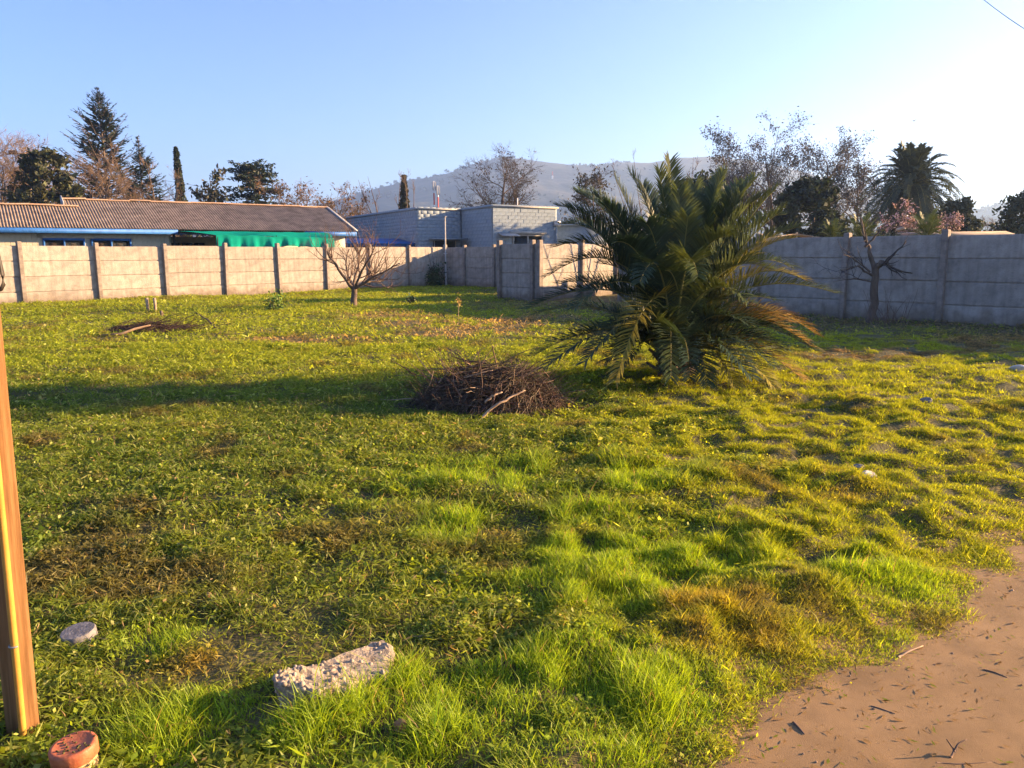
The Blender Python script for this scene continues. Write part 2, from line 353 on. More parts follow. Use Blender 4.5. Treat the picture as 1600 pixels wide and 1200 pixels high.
def corr(name, x0, x1, y0, y1, z0, z1, par, pitch=0.118, amp=0.02):
    xs = np.arange(x0, x1, pitch / 6); zz = amp * np.sin(xs / pitch * 2 * math.pi)
    ny = 6; ysn = np.linspace(y0, y1, ny); zsn = np.linspace(z0, z1, ny)
    V = np.stack([np.broadcast_to(xs, (ny, len(xs))), np.broadcast_to(ysn[:, None], (ny, len(xs))), zsn[:, None] + zz[None] + 0.012 * (np.arange(ny)[:, None] % 2)], -1).reshape(-1, 3)
    w = len(xs); i = (np.arange(ny - 1)[:, None] * w + np.arange(w - 1)[None]).ravel()
    mb = MB(); f = np.stack([i, i + 1, i + w + 1, i + w], 1); mb.add(V, f); mb.add(V - [0, 0, 0.02], f[:, ::-1])
    return mb.build(name, M['fibre'], par, smooth=True)
XR = 15.95
RIDGE = EZ + SL * 4.0
roof = corr('roof_slope', 3.0, XR, -0.02, 4.0, EZ, RIDGE, house)
corr('roof_slope', 3.0, XR, 8.1, 4.06, EZ, RIDGE, house)
corr('roof_slope', -6.0, 3.02, -0.02, 2.95, EZ - 0.004, EZ + SL * 2.95, house)
corr('roof_slope', -6.0, 3.0, 6.5, 3.0, EZ - 0.5, EZ + SL * 2.95, house)
capm = bevbox('ridge_cap', (0.98, 0.34, 0.07), 0.02); capm.materials.append(M['ridge'])
r = np.random.default_rng(3)
for x in np.arange(3.5, XR, 0.95):
    c = link('ridge_cap', capm, None, house); c.location = (min(x, XR - 0.45), 4.03, RIDGE + 0.045 + r.normal(0, 0.008)); c.rotation_euler = (0, r.normal(0, 0.012), r.normal(0, 0.01))
for x in np.arange(-5.5, 3.2, 0.95):
    c = link('ridge_cap', capm, None, house); c.location = (x, 2.98, EZ + SL * 2.95 + 0.05 + r.normal(0, 0.008)); c.rotation_euler = (0, r.normal(0, 0.012), 0)
mb = MB(); a = math.atan(SL); mb.box((XR + 0.03, 2.0, EZ + SL * 2.0 + 0.05), (0.16, 4.3, 0.05), rx=a); mb.build('verge_flashing', M['verge'], house)
mb = MB(); mb.box((2.98, 3.55, EZ + SL * 3.45 + 0.05), (0.06, 1.1, 0.32), rx=a); mb.build('gable_step', M['verge'], house)
def fascia(x0, x1, h=0.2): MB().box(((x0 + x1) / 2, -0.06, EZ - 0.13), (x1 - x0, 0.03, h)).build('fascia', M['blue'], house)
fascia(-6, 7.2); fascia(13.2, XR + 0.02)
MB().box((5, 0.30, EZ - 0.22), (22, 0.7, 0.02)).build('soffit', M['blue'], house)
MB().box((0.5, 4.0, 1.3), (13.0, 6.8, 2.6)).build('wall', M['cream'], house)
mb = MB(); mb.box((11.2, 5.6, 1.3), (8.4, 3.6, 2.6)); mb.build('wall', M['cream'], house)
mb = MB()
mb.add([[XR - 0.1, 0.3, EZ - 0.1], [XR - 0.1, 7.8, EZ - 0.1], [XR - 0.1, 4.0, RIDGE - 0.1], [XR - 0.25, 0.3, EZ - 0.1], [XR - 0.25, 7.8, EZ - 0.1], [XR - 0.25, 4.0, RIDGE - 0.1]], [[0, 1, 2], [3, 5, 4]])
mb.build('gable', M['cream'], house)
MB().box((15.1, 1.2, 1.3), (0.9, 1.4, 2.6)).build('wall', M['cream'], house)
# siding boards
bd = bevbox('siding_board', (0.185, 0.02, 1.2), 0.004); bd.materials.append(M['cream'])
for x in np.arange(-0.4, 7.0, 0.195):
    if 1.75 < x < 5.35: continue
    c = link('siding_board', bd, None, house); c.location = (x, 0.59, 2.02)
bs = bevbox('siding_board', (0.185, 0.02, 0.22), 0.004); bs.materials.append(M['cream'])
for x in np.arange(1.75, 5.4, 0.195):
    c = link('siding_board', bs, None, house); c.location = (x, 0.59, 2.545)
for x0, x1 in ((1.85, 3.45), (3.68, 5.3)):
    w = MB(); cx = (x0 + x1) / 2; W = x1 - x0
    for a_, b_ in (((cx, 0.55, 2.38), (W, 0.08, 0.09)), ((x0 + .04, 0.55, 1.95), (0.08, 0.08, 0.78)), ((x1 - .04, 0.55, 1.95), (0.08, 0.08, 0.78)), ((cx, 0.55, 1.95), (0.07, 0.07, 0.78)), ((cx, 0.55, 1.55), (W, 0.08, 0.08))): w.box(a_, b_)
    wf = w.build('window', M['blue'], house)
    MB().box((cx, 0.575, 1.95), (W - 0.12, 0.012, 0.78)).build('pane', M['glass'], wf)
    c = MB()
    for q0 in (x0 + 0.35, x0 + 0.65, cx + 0.3, cx + 0.6): c.box((q0, 0.592, 1.9), (0.22, 0.006, 0.66))
    c.build('curtain', M['curtain'], wf)
MB().box((-0.55, 0.56, 1.3), (0.5, 0.06, 2.3)).build('door', M['blue'], house)
for k in range(4): MB().box((7.15 + k * 0.6, 3.74, 1.2), (0.5, 0.06, 2.2)).build('porch_dark_panel', M['dark'], house)  # dark panels stand in for the shade inside the open porch
for x in (7.1, 10.0, 13.0): MB().box((x, 0.35, 1.35), (0.1, 0.1, 2.6)).build('porch_post', M['dark'], house)
# green shade cloth
m, n, l, o = mat_base('green_shade_cloth')
tc = n.new('ShaderNodeTexCoord'); wv = n.new('ShaderNodeTexNoise'); wv.inputs['Scale'].default_value = 3.0; l.new(tc.outputs['Object'], wv.inputs['Vector'])
cr = n.new('ShaderNodeValToRGB'); cr.color_ramp.elements[0].color = (0.01, 0.33, 0.25, 1); cr.color_ramp.elements[1].color = (0.015, 0.52, 0.40, 1); l.new(wv.outputs['Fac'], cr.inputs[0])
d_ = n.new('ShaderNodeBsdfDiffuse'); t_ = n.new('ShaderNodeBsdfTranslucent'); x_ = n.new('ShaderNodeBsdfTransparent'); l.new(cr.outputs[0], d_.inputs[0]); l.new(cr.outputs[0], t_.inputs[0])
s1 = n.new('ShaderNodeMixShader'); s1.inputs[0].default_value = 0.45; s2 = n.new('ShaderNodeMixShader'); s2.inputs[0].default_value = 0.12
l.new(d_.outputs[0], s1.inputs[1]); l.new(t_.outputs[0], s1.inputs[2]); l.new(s1.outputs[0], s2.inputs[1]); l.new(x_.outputs[0], s2.inputs[2]); l.new(s2.outputs[0], o.inputs[0]); M['cloth'] = m
cl = thing('shade_cloth', 'green mesh shade cloth sagging from the bungalow eaves down to the wall', 'shade cloth', (E0[0], E0[1], 0), R_(90 - HAZ))
nx, ny = 60, 14; sx = np.linspace(0, 1, nx); sy = np.linspace(0, 1, ny); SX, SY = np.meshgrid(sx, sy)
X = (7.25 + 7.2 * SX) * (1 - SY) + (8.3 + 5.5 * SX) * SY; Y = -0.1 - 2.3 * SY
Zc = (EZ - 0.08) * (1 - SY) + (2.56 - 0.10 * SX) * SY - 0.16 * np.sin(SX * math.pi * 2.0) ** 2 * np.sin(SY * math.pi) + 0.04 * (fbm(SX * 14, SY * 4, 8, 3) - 0.5)
def sheet(X, Y, Z, name, mat, par):
    h, w = X.shape; i = (np.arange(h - 1)[:, None] * w + np.arange(w - 1)[None]).ravel()
    V = np.stack([X, Y, Z], -1).reshape(-1, 3); f = np.stack([i, i + 1, i + w + 1, i + w], 1)
    mb = MB(); mb.add(V, f); mb.add(V + [0, 0.004, -0.006], f[:, ::-1]); return mb.build(name, mat, par, smooth=True)
sheet(X, Y, Zc, 'top_sheet', M['cloth'], cl)
SX, SY = np.meshgrid(sx, np.linspace(0, 1, 10))
X = 8.3 + 5.5 * SX + 0.0 * SY; Y = -2.4 + 0.10 * np.sin(SX * 38) * SY + 0.05 * np.sin(SX * 91 + 2) * SY
sheet(X, Y, (2.56 - 0.10 * SX) - (0.52 + 0.1 * np.sin(SX * 7)) * SY + 0.02 * np.sin(SX * 25), 'front_flap', M['cloth'], cl)
for x in (8.35, 11.0, 13.75): MB().tubes(np.array([[x, -2.37, 0], [x, -2.37, 2.55]]), np.array([0.025, 0.025]), 8).build('support_pole', M['dark'], cl)

# ------------------------------------------------------------------ blue block building
M['block'] = mat_noise('blue_grey_painted_block', (0.20, 0.245, 0.29), (0.28, 0.33, 0.37), 6, 0.85, 0.004, 40, objrand=0.045, detail=8)
M['mortar'] = mat_noise('painted_mortar', (0.20, 0.245, 0.285), (0.26, 0.31, 0.35), 8, 0.9)
M['coping'] = mat_noise('coping', (0.3, 0.28, 0.25), (0.42, 0.39, 0.35), 5, 0.85)
M['metal'] = mat_noise('galvanised_metal', (0.5, 0.5, 0.5), (0.65, 0.65, 0.64), 9, 0.45, metal=0.3)
BZ = 4.27; fa = 60.0; fd = azd(fa); bk = azd(fa - 90)
C0 = at(770, 360, 44)[:2]
bl = thing('block_building', 'flat roofed blue grey painted block building beyond the far corner', 'building', (C0[0], C0[1], 0), R_(90 - fa))
# local x along the lit front, local y back along the left side
LF = 4.3; T1 = 3.87; WS = 2.9; TW = 13.0
core = MB(); core.box((LF / 2 + 0.03, 6.0, BZ / 2), (LF - 0.06, 12 - 0.06, BZ - 0.02)); core.build('wall', M['mortar'], bl)
core = MB(); core.box((-WS / 2, T1 + TW / 2 + 0.03, BZ / 2), (WS - 0.0, TW - 0.06, BZ - 0.02)); core.build('wall', M['mortar'], bl)
bme = bevbox('block', (0.394, 0.06, 0.194), 0.005); bme.materials.append(M['block'])
bhf = bevbox('block', (0.194, 0.06, 0.194), 0.005); bhf.materials.append(M['block'])
r = np.random.default_rng(11); small = MB(); bv = np.array([v.co for v in bme.vertices]); bf = [list(p.vertices) for p in bme.polygons]
def courses(L, org, ang, z0=1.6, holes=(), join=None):
    for j, z in enumerate(np.arange(z0, BZ - 0.05, 0.2)):
        x = 0.2 - (0.2 if j % 2 else 0.0)
        while x < L - 0.02:
            half = x < 0.01 or x > L - 0.15
            cx = x + (0.1 if x < 0.01 else 0) - (0.1 if x > L - 0.15 else 0)
            if 0 < cx < L and not any(h[0] < cx < h[1] and h[2] < z + 0.1 < h[3] for h in holes):
                off = r.normal(0, 0.005)
                lx = org[0] + math.cos(ang) * cx + math.sin(ang) * off; ly = org[1] + math.sin(ang) * cx - math.cos(ang) * off
                if join is None:
                    o = link('block', bhf if half else bme, None, bl); o.location = (lx, ly, z + 0.1); o.rotation_euler = (r.normal(0, 0.006), 0, ang + r.normal(0, 0.004))
                else:
                    cs, sn = math.cos(ang), math.sin(ang); q = bv * ([0.48, 1, 1] if half else [1, 1, 1])
                    q = np.stack([q[:, 0] * cs - q[:, 1] * sn + lx, q[:, 0] * sn + q[:, 1] * cs + ly, q[:, 2] + z + 0.1], 1)
                    n0 = join.n; join.v.append(q); join.n += len(q)
                    for f in bf: (join.f3 if len(f) == 3 else join.f4).append(np.array([f]) + n0) if len(f) in (3, 4) else None
            x += 0.4
win = (1.25, 3.3, 1.2, 2.75)
courses(LF, (0, 0), 0.0, 1.8, [win])
courses(T1, (0, T1), -math.pi / 2, 1.8)
courses(WS, (-WS, T1), 0.0, 1.8, [], small); courses(TW, (-WS, T1 + TW), -math.pi / 2, 1.8, [], small)
tag(small.build('block_courses', M['block'], bl), kind='stuff')
cp = MB(); cp.box((LF / 2, -0.01, BZ + 0.03), (LF + 0.12, 0.22, 0.07)); cp.build('coping', M['coping'], bl)
MB().box((-0.01, 6, BZ + 0.026), (0.22, 12, 0.07)).build('coping', M['block'], bl)
MB().box((-WS / 2, T1 - 0.01, BZ + 0.028), (WS + 0.1, 0.22, 0.07)).build('coping', M['coping'], bl)
MB().box((-WS - 0.01, T1 + TW / 2, BZ + 0.024), (0.22, TW, 0.07)).build('coping', M['block'], bl)
w = MB()
for a_, b_ in (((2.28, -0.03, 2.72), (2.15, 0.1, 0.1)), ((1.3, -0.03, 2.2), (0.07, 0.1, 1.0)), ((3.25, -0.03, 2.2), (0.07, 0.1, 1.0)), ((2.28, -0.03, 2.2), (0.06, 0.08, 1.0))): w.box(a_, b_)
wf = w.build('window', M['coping'], bl); MB().box((2.28, -0.012, 2.2), (1.9, 0.012, 1.0)).build('pane', M['glass'], wf)
MB().box((2.28, -0.001, 2.2), (1.9, 0.01, 1.0)).build('blind', M['dark'], wf)
MB().box((2.28, -0.10, 2.86), (2.4, 0.16, 0.14)).build('lintel', M['coping'], bl)
mb = MB(); mb.box((0.85, -0.35, 2.74), (1.1, 0.7, 0.05), rx=0.25); mb.build('awning', M['verge'], bl)
dp = MB(); dp.tubes(np.array([[LF - 0.12, -0.12, 0.5], [LF - 0.12, -0.12, 3.3]]), np.array([0.06, 0.06]), 8); o = dp.build('downpipe', M['block'], bl)
MB().box((LF - 0.1, -0.16, 3.4), (0.34, 0.26, 0.3)).build('hopper', M['metal'], o)
MB().tubes(np.array([[1.85, 0.4, BZ], [1.85, 0.4, BZ + 0.55]]), np.array([0.03, 0.03]), 6).build('vent_pipe', M['metal'], bl)
MB().box((-1.2, T1 - 0.6, 2.55), (2.0, 1.2, 0.07)).build('canopy', M['block'], bl)
w = MB(); w.box((-1.2, T1 - 0.05, 2.0), (1.5, 0.07, 0.9)); wf = w.build('window', M['dark'], bl)
for x in (-1.9, -1.2, -0.5): MB().box((x, T1 - 0.1, 2.0), (0.05, 0.05, 0.9)).build('frame', M['coping'], wf)
# lower wing on the right and a low blue lean-to on the left
p = at(905, 360, 49)[:2]
sh = thing('blue_annex', 'low blue painted annex right of the block building, behind the palm fronds', 'building', (p[0], p[1], 0), R_(90 - 102))
MB().box((0, 1.5, 1.7), (4.6, 3, 3.4)).build('wall', M['block'], sh); MB().box((0, 1.4, 3.44), (4.9, 3.3, 0.09)).build('roof', M['block'], sh); MB().box((-0.6, -0.03, 1.9), (0.9, 0.06, 1.0)).build('window', M['dark'], sh)
p = at(585, 380, 45)[:2]
sh = thing('lean_to', 'low blue lean-to roof between the bungalow and the block building', 'shed', (p[0], p[1], 0), R_(90 - 60))
MB().box((0, 1.2, 2.45), (5.6, 2.6, 0.06), rx=0.12).build('roof', M['blue'], sh); MB().box((0, 0.02, 2.22), (5.6, 0.04, 0.18)).build('fascia', M['blue'], sh); MB().box((0, 2.3, 1.3), (5.2, 0.1, 2.6)).build('wall', M['dark'], sh)
for x in (-2.6, 0, 2.6): MB().box((x, 0.05, 1.1), (0.08, 0.08, 2.2)).build('post', M['dark'], sh)

# white pole at the far corner
p = CORNER + u2 * (-0.35) + v2 * 0.45
po = thing('metal_pole', 'thin white metal pole rising above the wall in the far corner', 'pole', (p[0], p[1], 0))
MB().tubes(np.array([[0, 0, -0.1], [0, 0, 3.55]]), np.array([0.042, 0.042]), 10, cap=True).build('shaft', M['coping'], po)
MB().box((0, 0, 3.57), (0.16, 0.16, 0.04)).build('cap', M['verge'], po)
MB().box((-0.02, 0.1, 1.7), (0.2, 0.06, 0.05)).build('bracket', M['metal'], po)

# roofs beyond the right wall
M['tanroof'] = mat_noise('tan_sheet', (0.38, 0.27, 0.17), (0.5, 0.37, 0.25), 4, 0.8)
p = at(1243, 372, 30)[:2]
sh = thing('tan_shed', 'low tan sheet roof showing just above the right wall beside the palm', 'shed', (p[0], p[1], 0), R_(-8))
mb = MB(); mb.box((-0.75, 0.6, 2.22), (1.6, 1.5, 0.03), ry=-0.16); mb.build('roof_sheet', M['tanroof'], sh); mb = MB(); mb.box((0.78, 0.6, 2.22), (1.6, 1.5, 0.03), ry=0.16); mb.build('roof_sheet', M['tanroof'], sh)
MB().box((0, 0.6, 1.0), (2.7, 1.2, 2.0)).build('wall', M['tanroof'], sh)
MB().box((0.02, -0.1, 2.2), (0.06, 0.06, 0.42)).build('post', M['tanroof'], sh)
p = at(1500, 366, 26)[:2]
sh = thing('pale_shed', 'low pale sheet roof showing above the right wall near the photo edge', 'shed', (p[0], p[1], 0), R_(-20))
MB().box((0, 0.8, 2.22), (3.4, 2.0, 0.04), rx=0.1).build('roof_sheet', M['fibre'], sh); MB().box((-1.7, 0.8, 2.42), (0.12, 1.6, 0.1), ry=0.3).build('rafter', M['tanroof'], sh); MB().box((0, 0.8, 1.05), (3.0, 1.6, 2.1)).build('wall', M['tanroof'], sh)
#PART3
# ================================================================== TREES
def grow(r, P0, D0, L, rad, K, wob, up, taper=0.35):
    N = len(P0); P = np.zeros((N, K, 3)); P[:, 0] = P0; D = nrm(D0); st = (L / (K - 1))[:, None]
    for k in range(1, K):
        D = nrm(D + wob * r.normal(size=(N, 3)) + np.array([0, 0, up])); P[:, k] = P[:, k - 1] + D * st
    Rr = rad[:, None] * np.linspace(1, taper, K)[None]
    return P, Rr
def spawn(r, P, Rr, n, t0, t1, a0, a1, rr):
    N, K, _ = P.shape
    t = r.uniform(t0, t1, (N, n)) * (K - 1); k = np.minimum(t.astype(int), K - 2); f = (t - k)[..., None]
    ii = np.arange(N)[:, None]
    p = P[ii, k] * (1 - f) + P[ii, k + 1] * f; tg = nrm(P[ii, k + 1] - P[ii, k])
    rd_ = Rr[ii, k] * (1 - f[..., 0]) + Rr[ii, k + 1] * f[..., 0]
    rnd = r.normal(size=tg.shape); pr = nrm(rnd - (rnd * tg).sum(-1, keepdims=True) * tg)
    a = r.uniform(a0, a1, (N, n, 1)); d = tg * np.cos(a) + pr * np.sin(a)
    return p.reshape(-1, 3), d.reshape(-1, 3), (rd_ * rr).reshape(-1), (t / (K - 1)).reshape(-1)
def leaf_quads(r, mb, C, size, col, cv=0.25, flat=0.0, aspect=0.5, hang=0.0):
    n = len(C); a = r.normal(size=(n, 3)); a[:, 2] = a[:, 2] * (1 - flat) - hang; a = nrm(a); b = nrm(np.cross(a, r.normal(size=(n, 3))))
    s = size * r.uniform(0.6, 1.35, (n, 1))
    c = np.asarray(col)[None] * np.exp(r.normal(0, cv, (n, 1))) * np.exp(r.normal(0, 0.08, (n, 3)))
    mb.quads(C, a * s, b * s * aspect, c)
M['bark'] = mat_noise('bark_grey_brown', (0.07, 0.05, 0.04), (0.16, 0.12, 0.09), 9, 0.95, 0.01, 30, stretch=(1, 1, 0.25))
M['twig'] = mat_noise('twigs_brown', (0.09, 0.055, 0.04), (0.17, 0.11, 0.08), 4, 0.9)
M['twigw'] = mat_noise('twigs_warm', (0.12, 0.08, 0.052), (0.22, 0.15, 0.10), 2, 0.9)
M['leafc'] = mat_leaf('foliage', None, 0.2, 0.6, 0.02)
M['twigd'] = mat_noise('twigs_dark', (0.04, 0.032, 0.03), (0.08, 0.062, 0.055), 4, 0.9)
def bare_tree(name, label, cat, px, ytop, wpx, d, seed, n1=9, n2=8, n3=6, n4=4, leaf=0, lcol=(0.1, 0.07, 0.04), lsize=0.12, twig='twig', low=0.22, group=None, up=0.05, stems=1, thick=1.0, wob=0.12, droop=0.0, gauss=0.15, zb=0.0):
    r = np.random.default_rng(seed)
    p = at(px, 390, d)[:2]; H = at(px, ytop, d)[2]; W = wpx / 1200.0 * d
    root = thing(name, label, cat, (p[0], p[1], zb), r.uniform(0, 6), group)
    big, fine, lv = MB(), MB(), MB(); B = []
    P0 = np.zeros((stems, 3)); P0[:, :2] = r.normal(0, 0.12 * (stems > 1), (stems, 2)); D0 = np.zeros((stems, 3)); D0[:, 2] = 1
    if stems > 1: D0[:, :2] = r.normal(0, 0.28, (stems, 2))
    P, Rr = grow(r, P0, D0, np.full(stems, H * 0.93), np.full(stems, H * 0.022 * thick / stems ** 0.4), 10, 0.05, 0.03, 0.12)
    B.append((big, P, Rr, 7))
    p1, d1, r1, t1 = spawn(r, P, Rr, n1, low, 0.97, 0.55, 1.1, 0.62)
    L1 = W * 0.5 * (1.15 - 0.55 * t1) * r.uniform(0.75, 1.2, len(t1))
    P1, R1 = grow(r, p1, d1, L1, np.maximum(r1, 0.02 * thick), 7, wob, up, 0.25); B.append((big, P1, R1, 5))
    p2, d2, r2, t2 = spawn(r, P1, R1, n2, 0.2, 1.0, 0.4, 1.0, 0.6)
    L2 = np.repeat(L1, n2) * r.uniform(0.3, 0.55, len(t2)); P2, R2 = grow(r, p2, d2, L2, np.maximum(r2, 0.012 * thick), 5, wob * 1.3, up - droop * 0.5, 0.3); B.append((fine, P2, R2, 4))
    p3, d3, r3, t3 = spawn(r, P2, R2, n3, 0.2, 1.0, 0.4, 1.0, 0.6)
    L3 = np.repeat(L2, n3) * r.uniform(0.35, 0.6, len(t3)); P3, R3 = grow(r, p3, d3, L3, np.maximum(r3, 0.007 * thick), 4, wob * 1.4, up - droop, 0.4); B.append((fine, P3, R3, 3))
    last = P3
    if n4:
        p4, d4, r4, t4 = spawn(r, P3, R3, n4, 0.2, 1.0, 0.3, 0.9, 0.7)
        P4, R4 = grow(r, p4, d4, np.repeat(L3, n4) * r.uniform(0.4, 0.8, len(t4)), np.maximum(r4, 0.0055 * thick), 3, wob * 1.4, up - droop, 0.5); B.append((fine, P4, R4, 3)); last = P4
    zs = H / max(q[1][..., 2].max() for q in B)            # the topmost twig reaches the tree's height
    for q in B: q[1][..., 2] *= zs; q[0].tubes(q[1], q[2], q[3])
    big.build('trunk', M['bark'], root, True); cr_ = fine.build('crown', M[twig], root, True)
    if leaf:
        pts = last.reshape(-1, 3); C = pts[r.integers(0, len(pts), leaf)] + r.normal(0, gauss, (leaf, 3)); leaf_quads(r, lv, C, lsize, lcol, hang=0.4)
        lv.build('leaves', M['leafc'], cr_)
    return root
def leafy_tree(name, label, cat, px, ytop, wpx, d, seed, n=6500, lsize=0.17, lcol=(0.035, 0.05, 0.02), low=0.25, group=None, shape=1.0, clumps=110):
    r = np.random.default_rng(seed); p = at(px, 390, d)[:2]; H = at(px, ytop, d)[2]; W = wpx / 1200.0 * d
    root = thing(name, label, cat, (p[0], p[1], 0), 0, group)
    big, lv = MB(), MB()
    P, Rr = grow(r, np.zeros((1, 3)), np.array([[0, 0, 1.0]]), np.array([H * 0.8]), np.array([H * 0.03]), 8, 0.05, 0.05, 0.15); big.tubes(P, Rr, 7)
    p1, d1, r1, t1 = spawn(r, P, Rr, 16, 0.25, 0.95, 0.6, 1.2, 0.5); L1 = W * 0.42 * np.ones(len(t1)); P1, R1 = grow(r, p1, d1, L1, r1, 5, 0.15, 0.08); big.tubes(P1, R1, 5)
    big.build('trunk', M['bark'], root, True)
    # clumps spread through an uneven crown
    th = r.uniform(0, 2 * math.pi, clumps); zz = r.uniform(0, 1, clumps); rad = np.sqrt(np.sin(np.clip(zz * 0.86 + 0.12, 0, 1) * math.pi)) ** shape * W * 0.5 * r.uniform(0.35, 0.95, clumps)
    C = np.stack([np.cos(th) * rad, np.sin(th) * rad, H * (low + (0.93 - low) * zz)], 1)
    cs = W * r.uniform(0.05, 0.12, clumps)
    k = r.integers(0, clumps, n); dv = nrm(r.normal(size=(n, 3))) * r.uniform(0.1, 1.55, (n, 1)) ** 0.7 * [1, 1, 0.85]
    leaf_quads(r, lv, C[k] + dv * cs[k][:, None], lsize, lcol, 0.3)
    lv.build('crown', M['leafc'], root); return root
def conifer(name, label, px, ytop, wpx, d, seed, levels=34, per=6, lcol=(0.02, 0.035, 0.025), lean=0.0, expo=1.25, ndl=26):
    r = np.random.default_rng(seed); p = at(px, 390, d)[:2]; H = at(px, ytop, d)[2]; W = wpx / 1200.0 * d
    root = thing(name, label, 'tree', (p[0], p[1], 0), 0)
    big, lv = MB(), MB()
    P = np.zeros((1, 12, 3)); P[0, :, 2] = np.linspace(0, H, 12); P[0, :, 0] = lean * np.linspace(0, 1, 12) ** 2 * H; big.tubes(P, np.linspace(H * 0.016, 0.02, 12)[None], 7)
    z = np.repeat(np.linspace(0.16, 0.985, levels), per) + r.normal(0, 0.006, levels * per); n = len(z)
    th = r.uniform(0, 6.283, n); L = W * 0.5 * (1 - z) ** (1 / expo) * r.uniform(0.5, 1.12, n) * 1.15 + 0.12
    D = np.stack([np.cos(th), np.sin(th), 0.15 + 0.9 * z ** 2], 1)
    P1, R1 = grow(r, np.stack([lean * z ** 2 * H, 0 * z, z * H], 1), D, L, np.maximum(0.012 * L, 0.015), 6, 0.06, 0.03); big.tubes(P1, R1, 3)
    t = r.uniform(0.15, 1, (n, ndl)) * 4.999; k = t.astype(int); f = (t - k)[..., None]; ii = np.arange(n)[:, None]
    C = P1[ii, k] * (1 - f) + P1[ii, k + 1] * f; tg = nrm(P1[ii, k + 1] - P1[ii, k])
    sd = nrm(np.cross(tg, [0, 0, 1.0])) * r.choice([-1, 1], (n, ndl, 1))
    ln = np.clip(L * 0.22, 0.12, 0.55)[:, None, None] * r.uniform(0.5, 1.2, (n, ndl, 1)) * (1.25 - t[..., None] / 5)
    ax = nrm(tg * 0.7 + sd * 0.8 + r.normal(0, 0.18, C.shape) + [0, 0, -0.12]) * ln
    bb = nrm(np.cross(ax, r.normal(size=C.shape) * 0.5 + [0, 0, 1])) * ln * 0.22
    c = np.asarray(lcol)[None] * np.exp(r.normal(0, 0.25, (n * ndl, 1)))
    lv.quads((C + ax * 0.8).reshape(-1, 3), ax.reshape(-1, 3), bb.reshape(-1, 3), c)
    big.build('trunk', M['bark'], root, True); lv.build('crown', M['leafc'], root); return root

# left background
conifer('conifer_tree', 'tall pointed dark conifer above the left end of the bungalow roof', 177, 137, 235, 75, 21, 38, 8, lean=-0.01)
conifer('conifer_tree', 'shorter second conifer at the right shoulder of the tallest conifer', 230, 214, 140, 74, 22, 28, 8)
bare_tree('bare_tree', 'pale leafless tree at the left photo edge above the roof', 'tree', 22, 190, 230, 58, 31, twig='twigw', stems=5, n1=8, n4=3, up=0.1, thick=1.5, leaf=300, lcol=(0.2, 0.12, 0.05), lsize=0.1)
bare_tree('bare_tree', 'thin leafless tree between the left edge tree and the tallest conifer', 'tree', 112, 215, 150, 62, 32, twig='twigw', n3=6, n4=3, up=0.1, stems=3, thick=1.4)
leafy_tree('evergreen_tree', 'dark bushy evergreen beside the utility pole, left of the tallest conifer', 'tree', 84, 226, 118, 54, 41, 5500, 0.2, (0.04, 0.045, 0.018), 0.3)
bare_tree('bare_tree', 'small brown leafless tree below the shorter conifer', 'tree', 255, 245, 60, 60, 33, twig='twigw', n3=5, n4=3, up=0.14, stems=3)
bare_tree('bare_tree', 'low brown twiggy tree in front of the tallest conifer trunk', 'tree', 198, 262, 80, 57, 43, twig='twigw', n3=5, n4=3, up=0.1, stems=3)
# slim leaning poplar-like evergreen
def slim(name, label, px, ytop, wpx, d, seed, lean, col, n=3000, lsize=0.16):
    r = np.random.default_rng(seed); p = at(px, 390, d)[:2]; H = at(px, ytop, d)[2]; W = wpx / 1200.0 * d
    root = thing(name, label, 'tree', (p[0], p[1], 0)); big, lv = MB(), MB()
    t = np.linspace(0, 1, 10); big.tubes(np.stack([lean * t * H, 0 * t, t * H], 1), np.linspace(0.16, 0.02, 10), 6)
    z = r.uniform(0.2, 1, n) ** 0.9; rr = W * 0.5 * np.clip((1.05 - z), 0, 1) ** 0.6 * (0.65 + 0.5 * vnoise(z * 22, z * 0 + seed, 4)) * np.sqrt(r.uniform(0, 1, n)); th = r.uniform(0, 6.283, n)
    leaf_quads(r, lv, np.stack([np.cos(th) * rr + lean * z * H, np.sin(th) * rr, z * H], 1), lsize, col, 0.3, hang=-0.6)
    big.build('trunk', M['bark'], root, True); lv.build('crown', M['leafc'], root); return root
slim('cypress_tree', 'slim leaning dark cypress standing alone right of the conifers', 293, 230, 30, 70, 51, -0.035, (0.03, 0.04, 0.018))
bare_tree('sparse_tree', 'sparse dark leaved tree between the slim cypress and the cedar', 'tree', 335, 262, 85, 58, 34, leaf=1500, lcol=(0.05, 0.05, 0.03), lsize=0.16, n4=2, up=0.1, low=0.3)
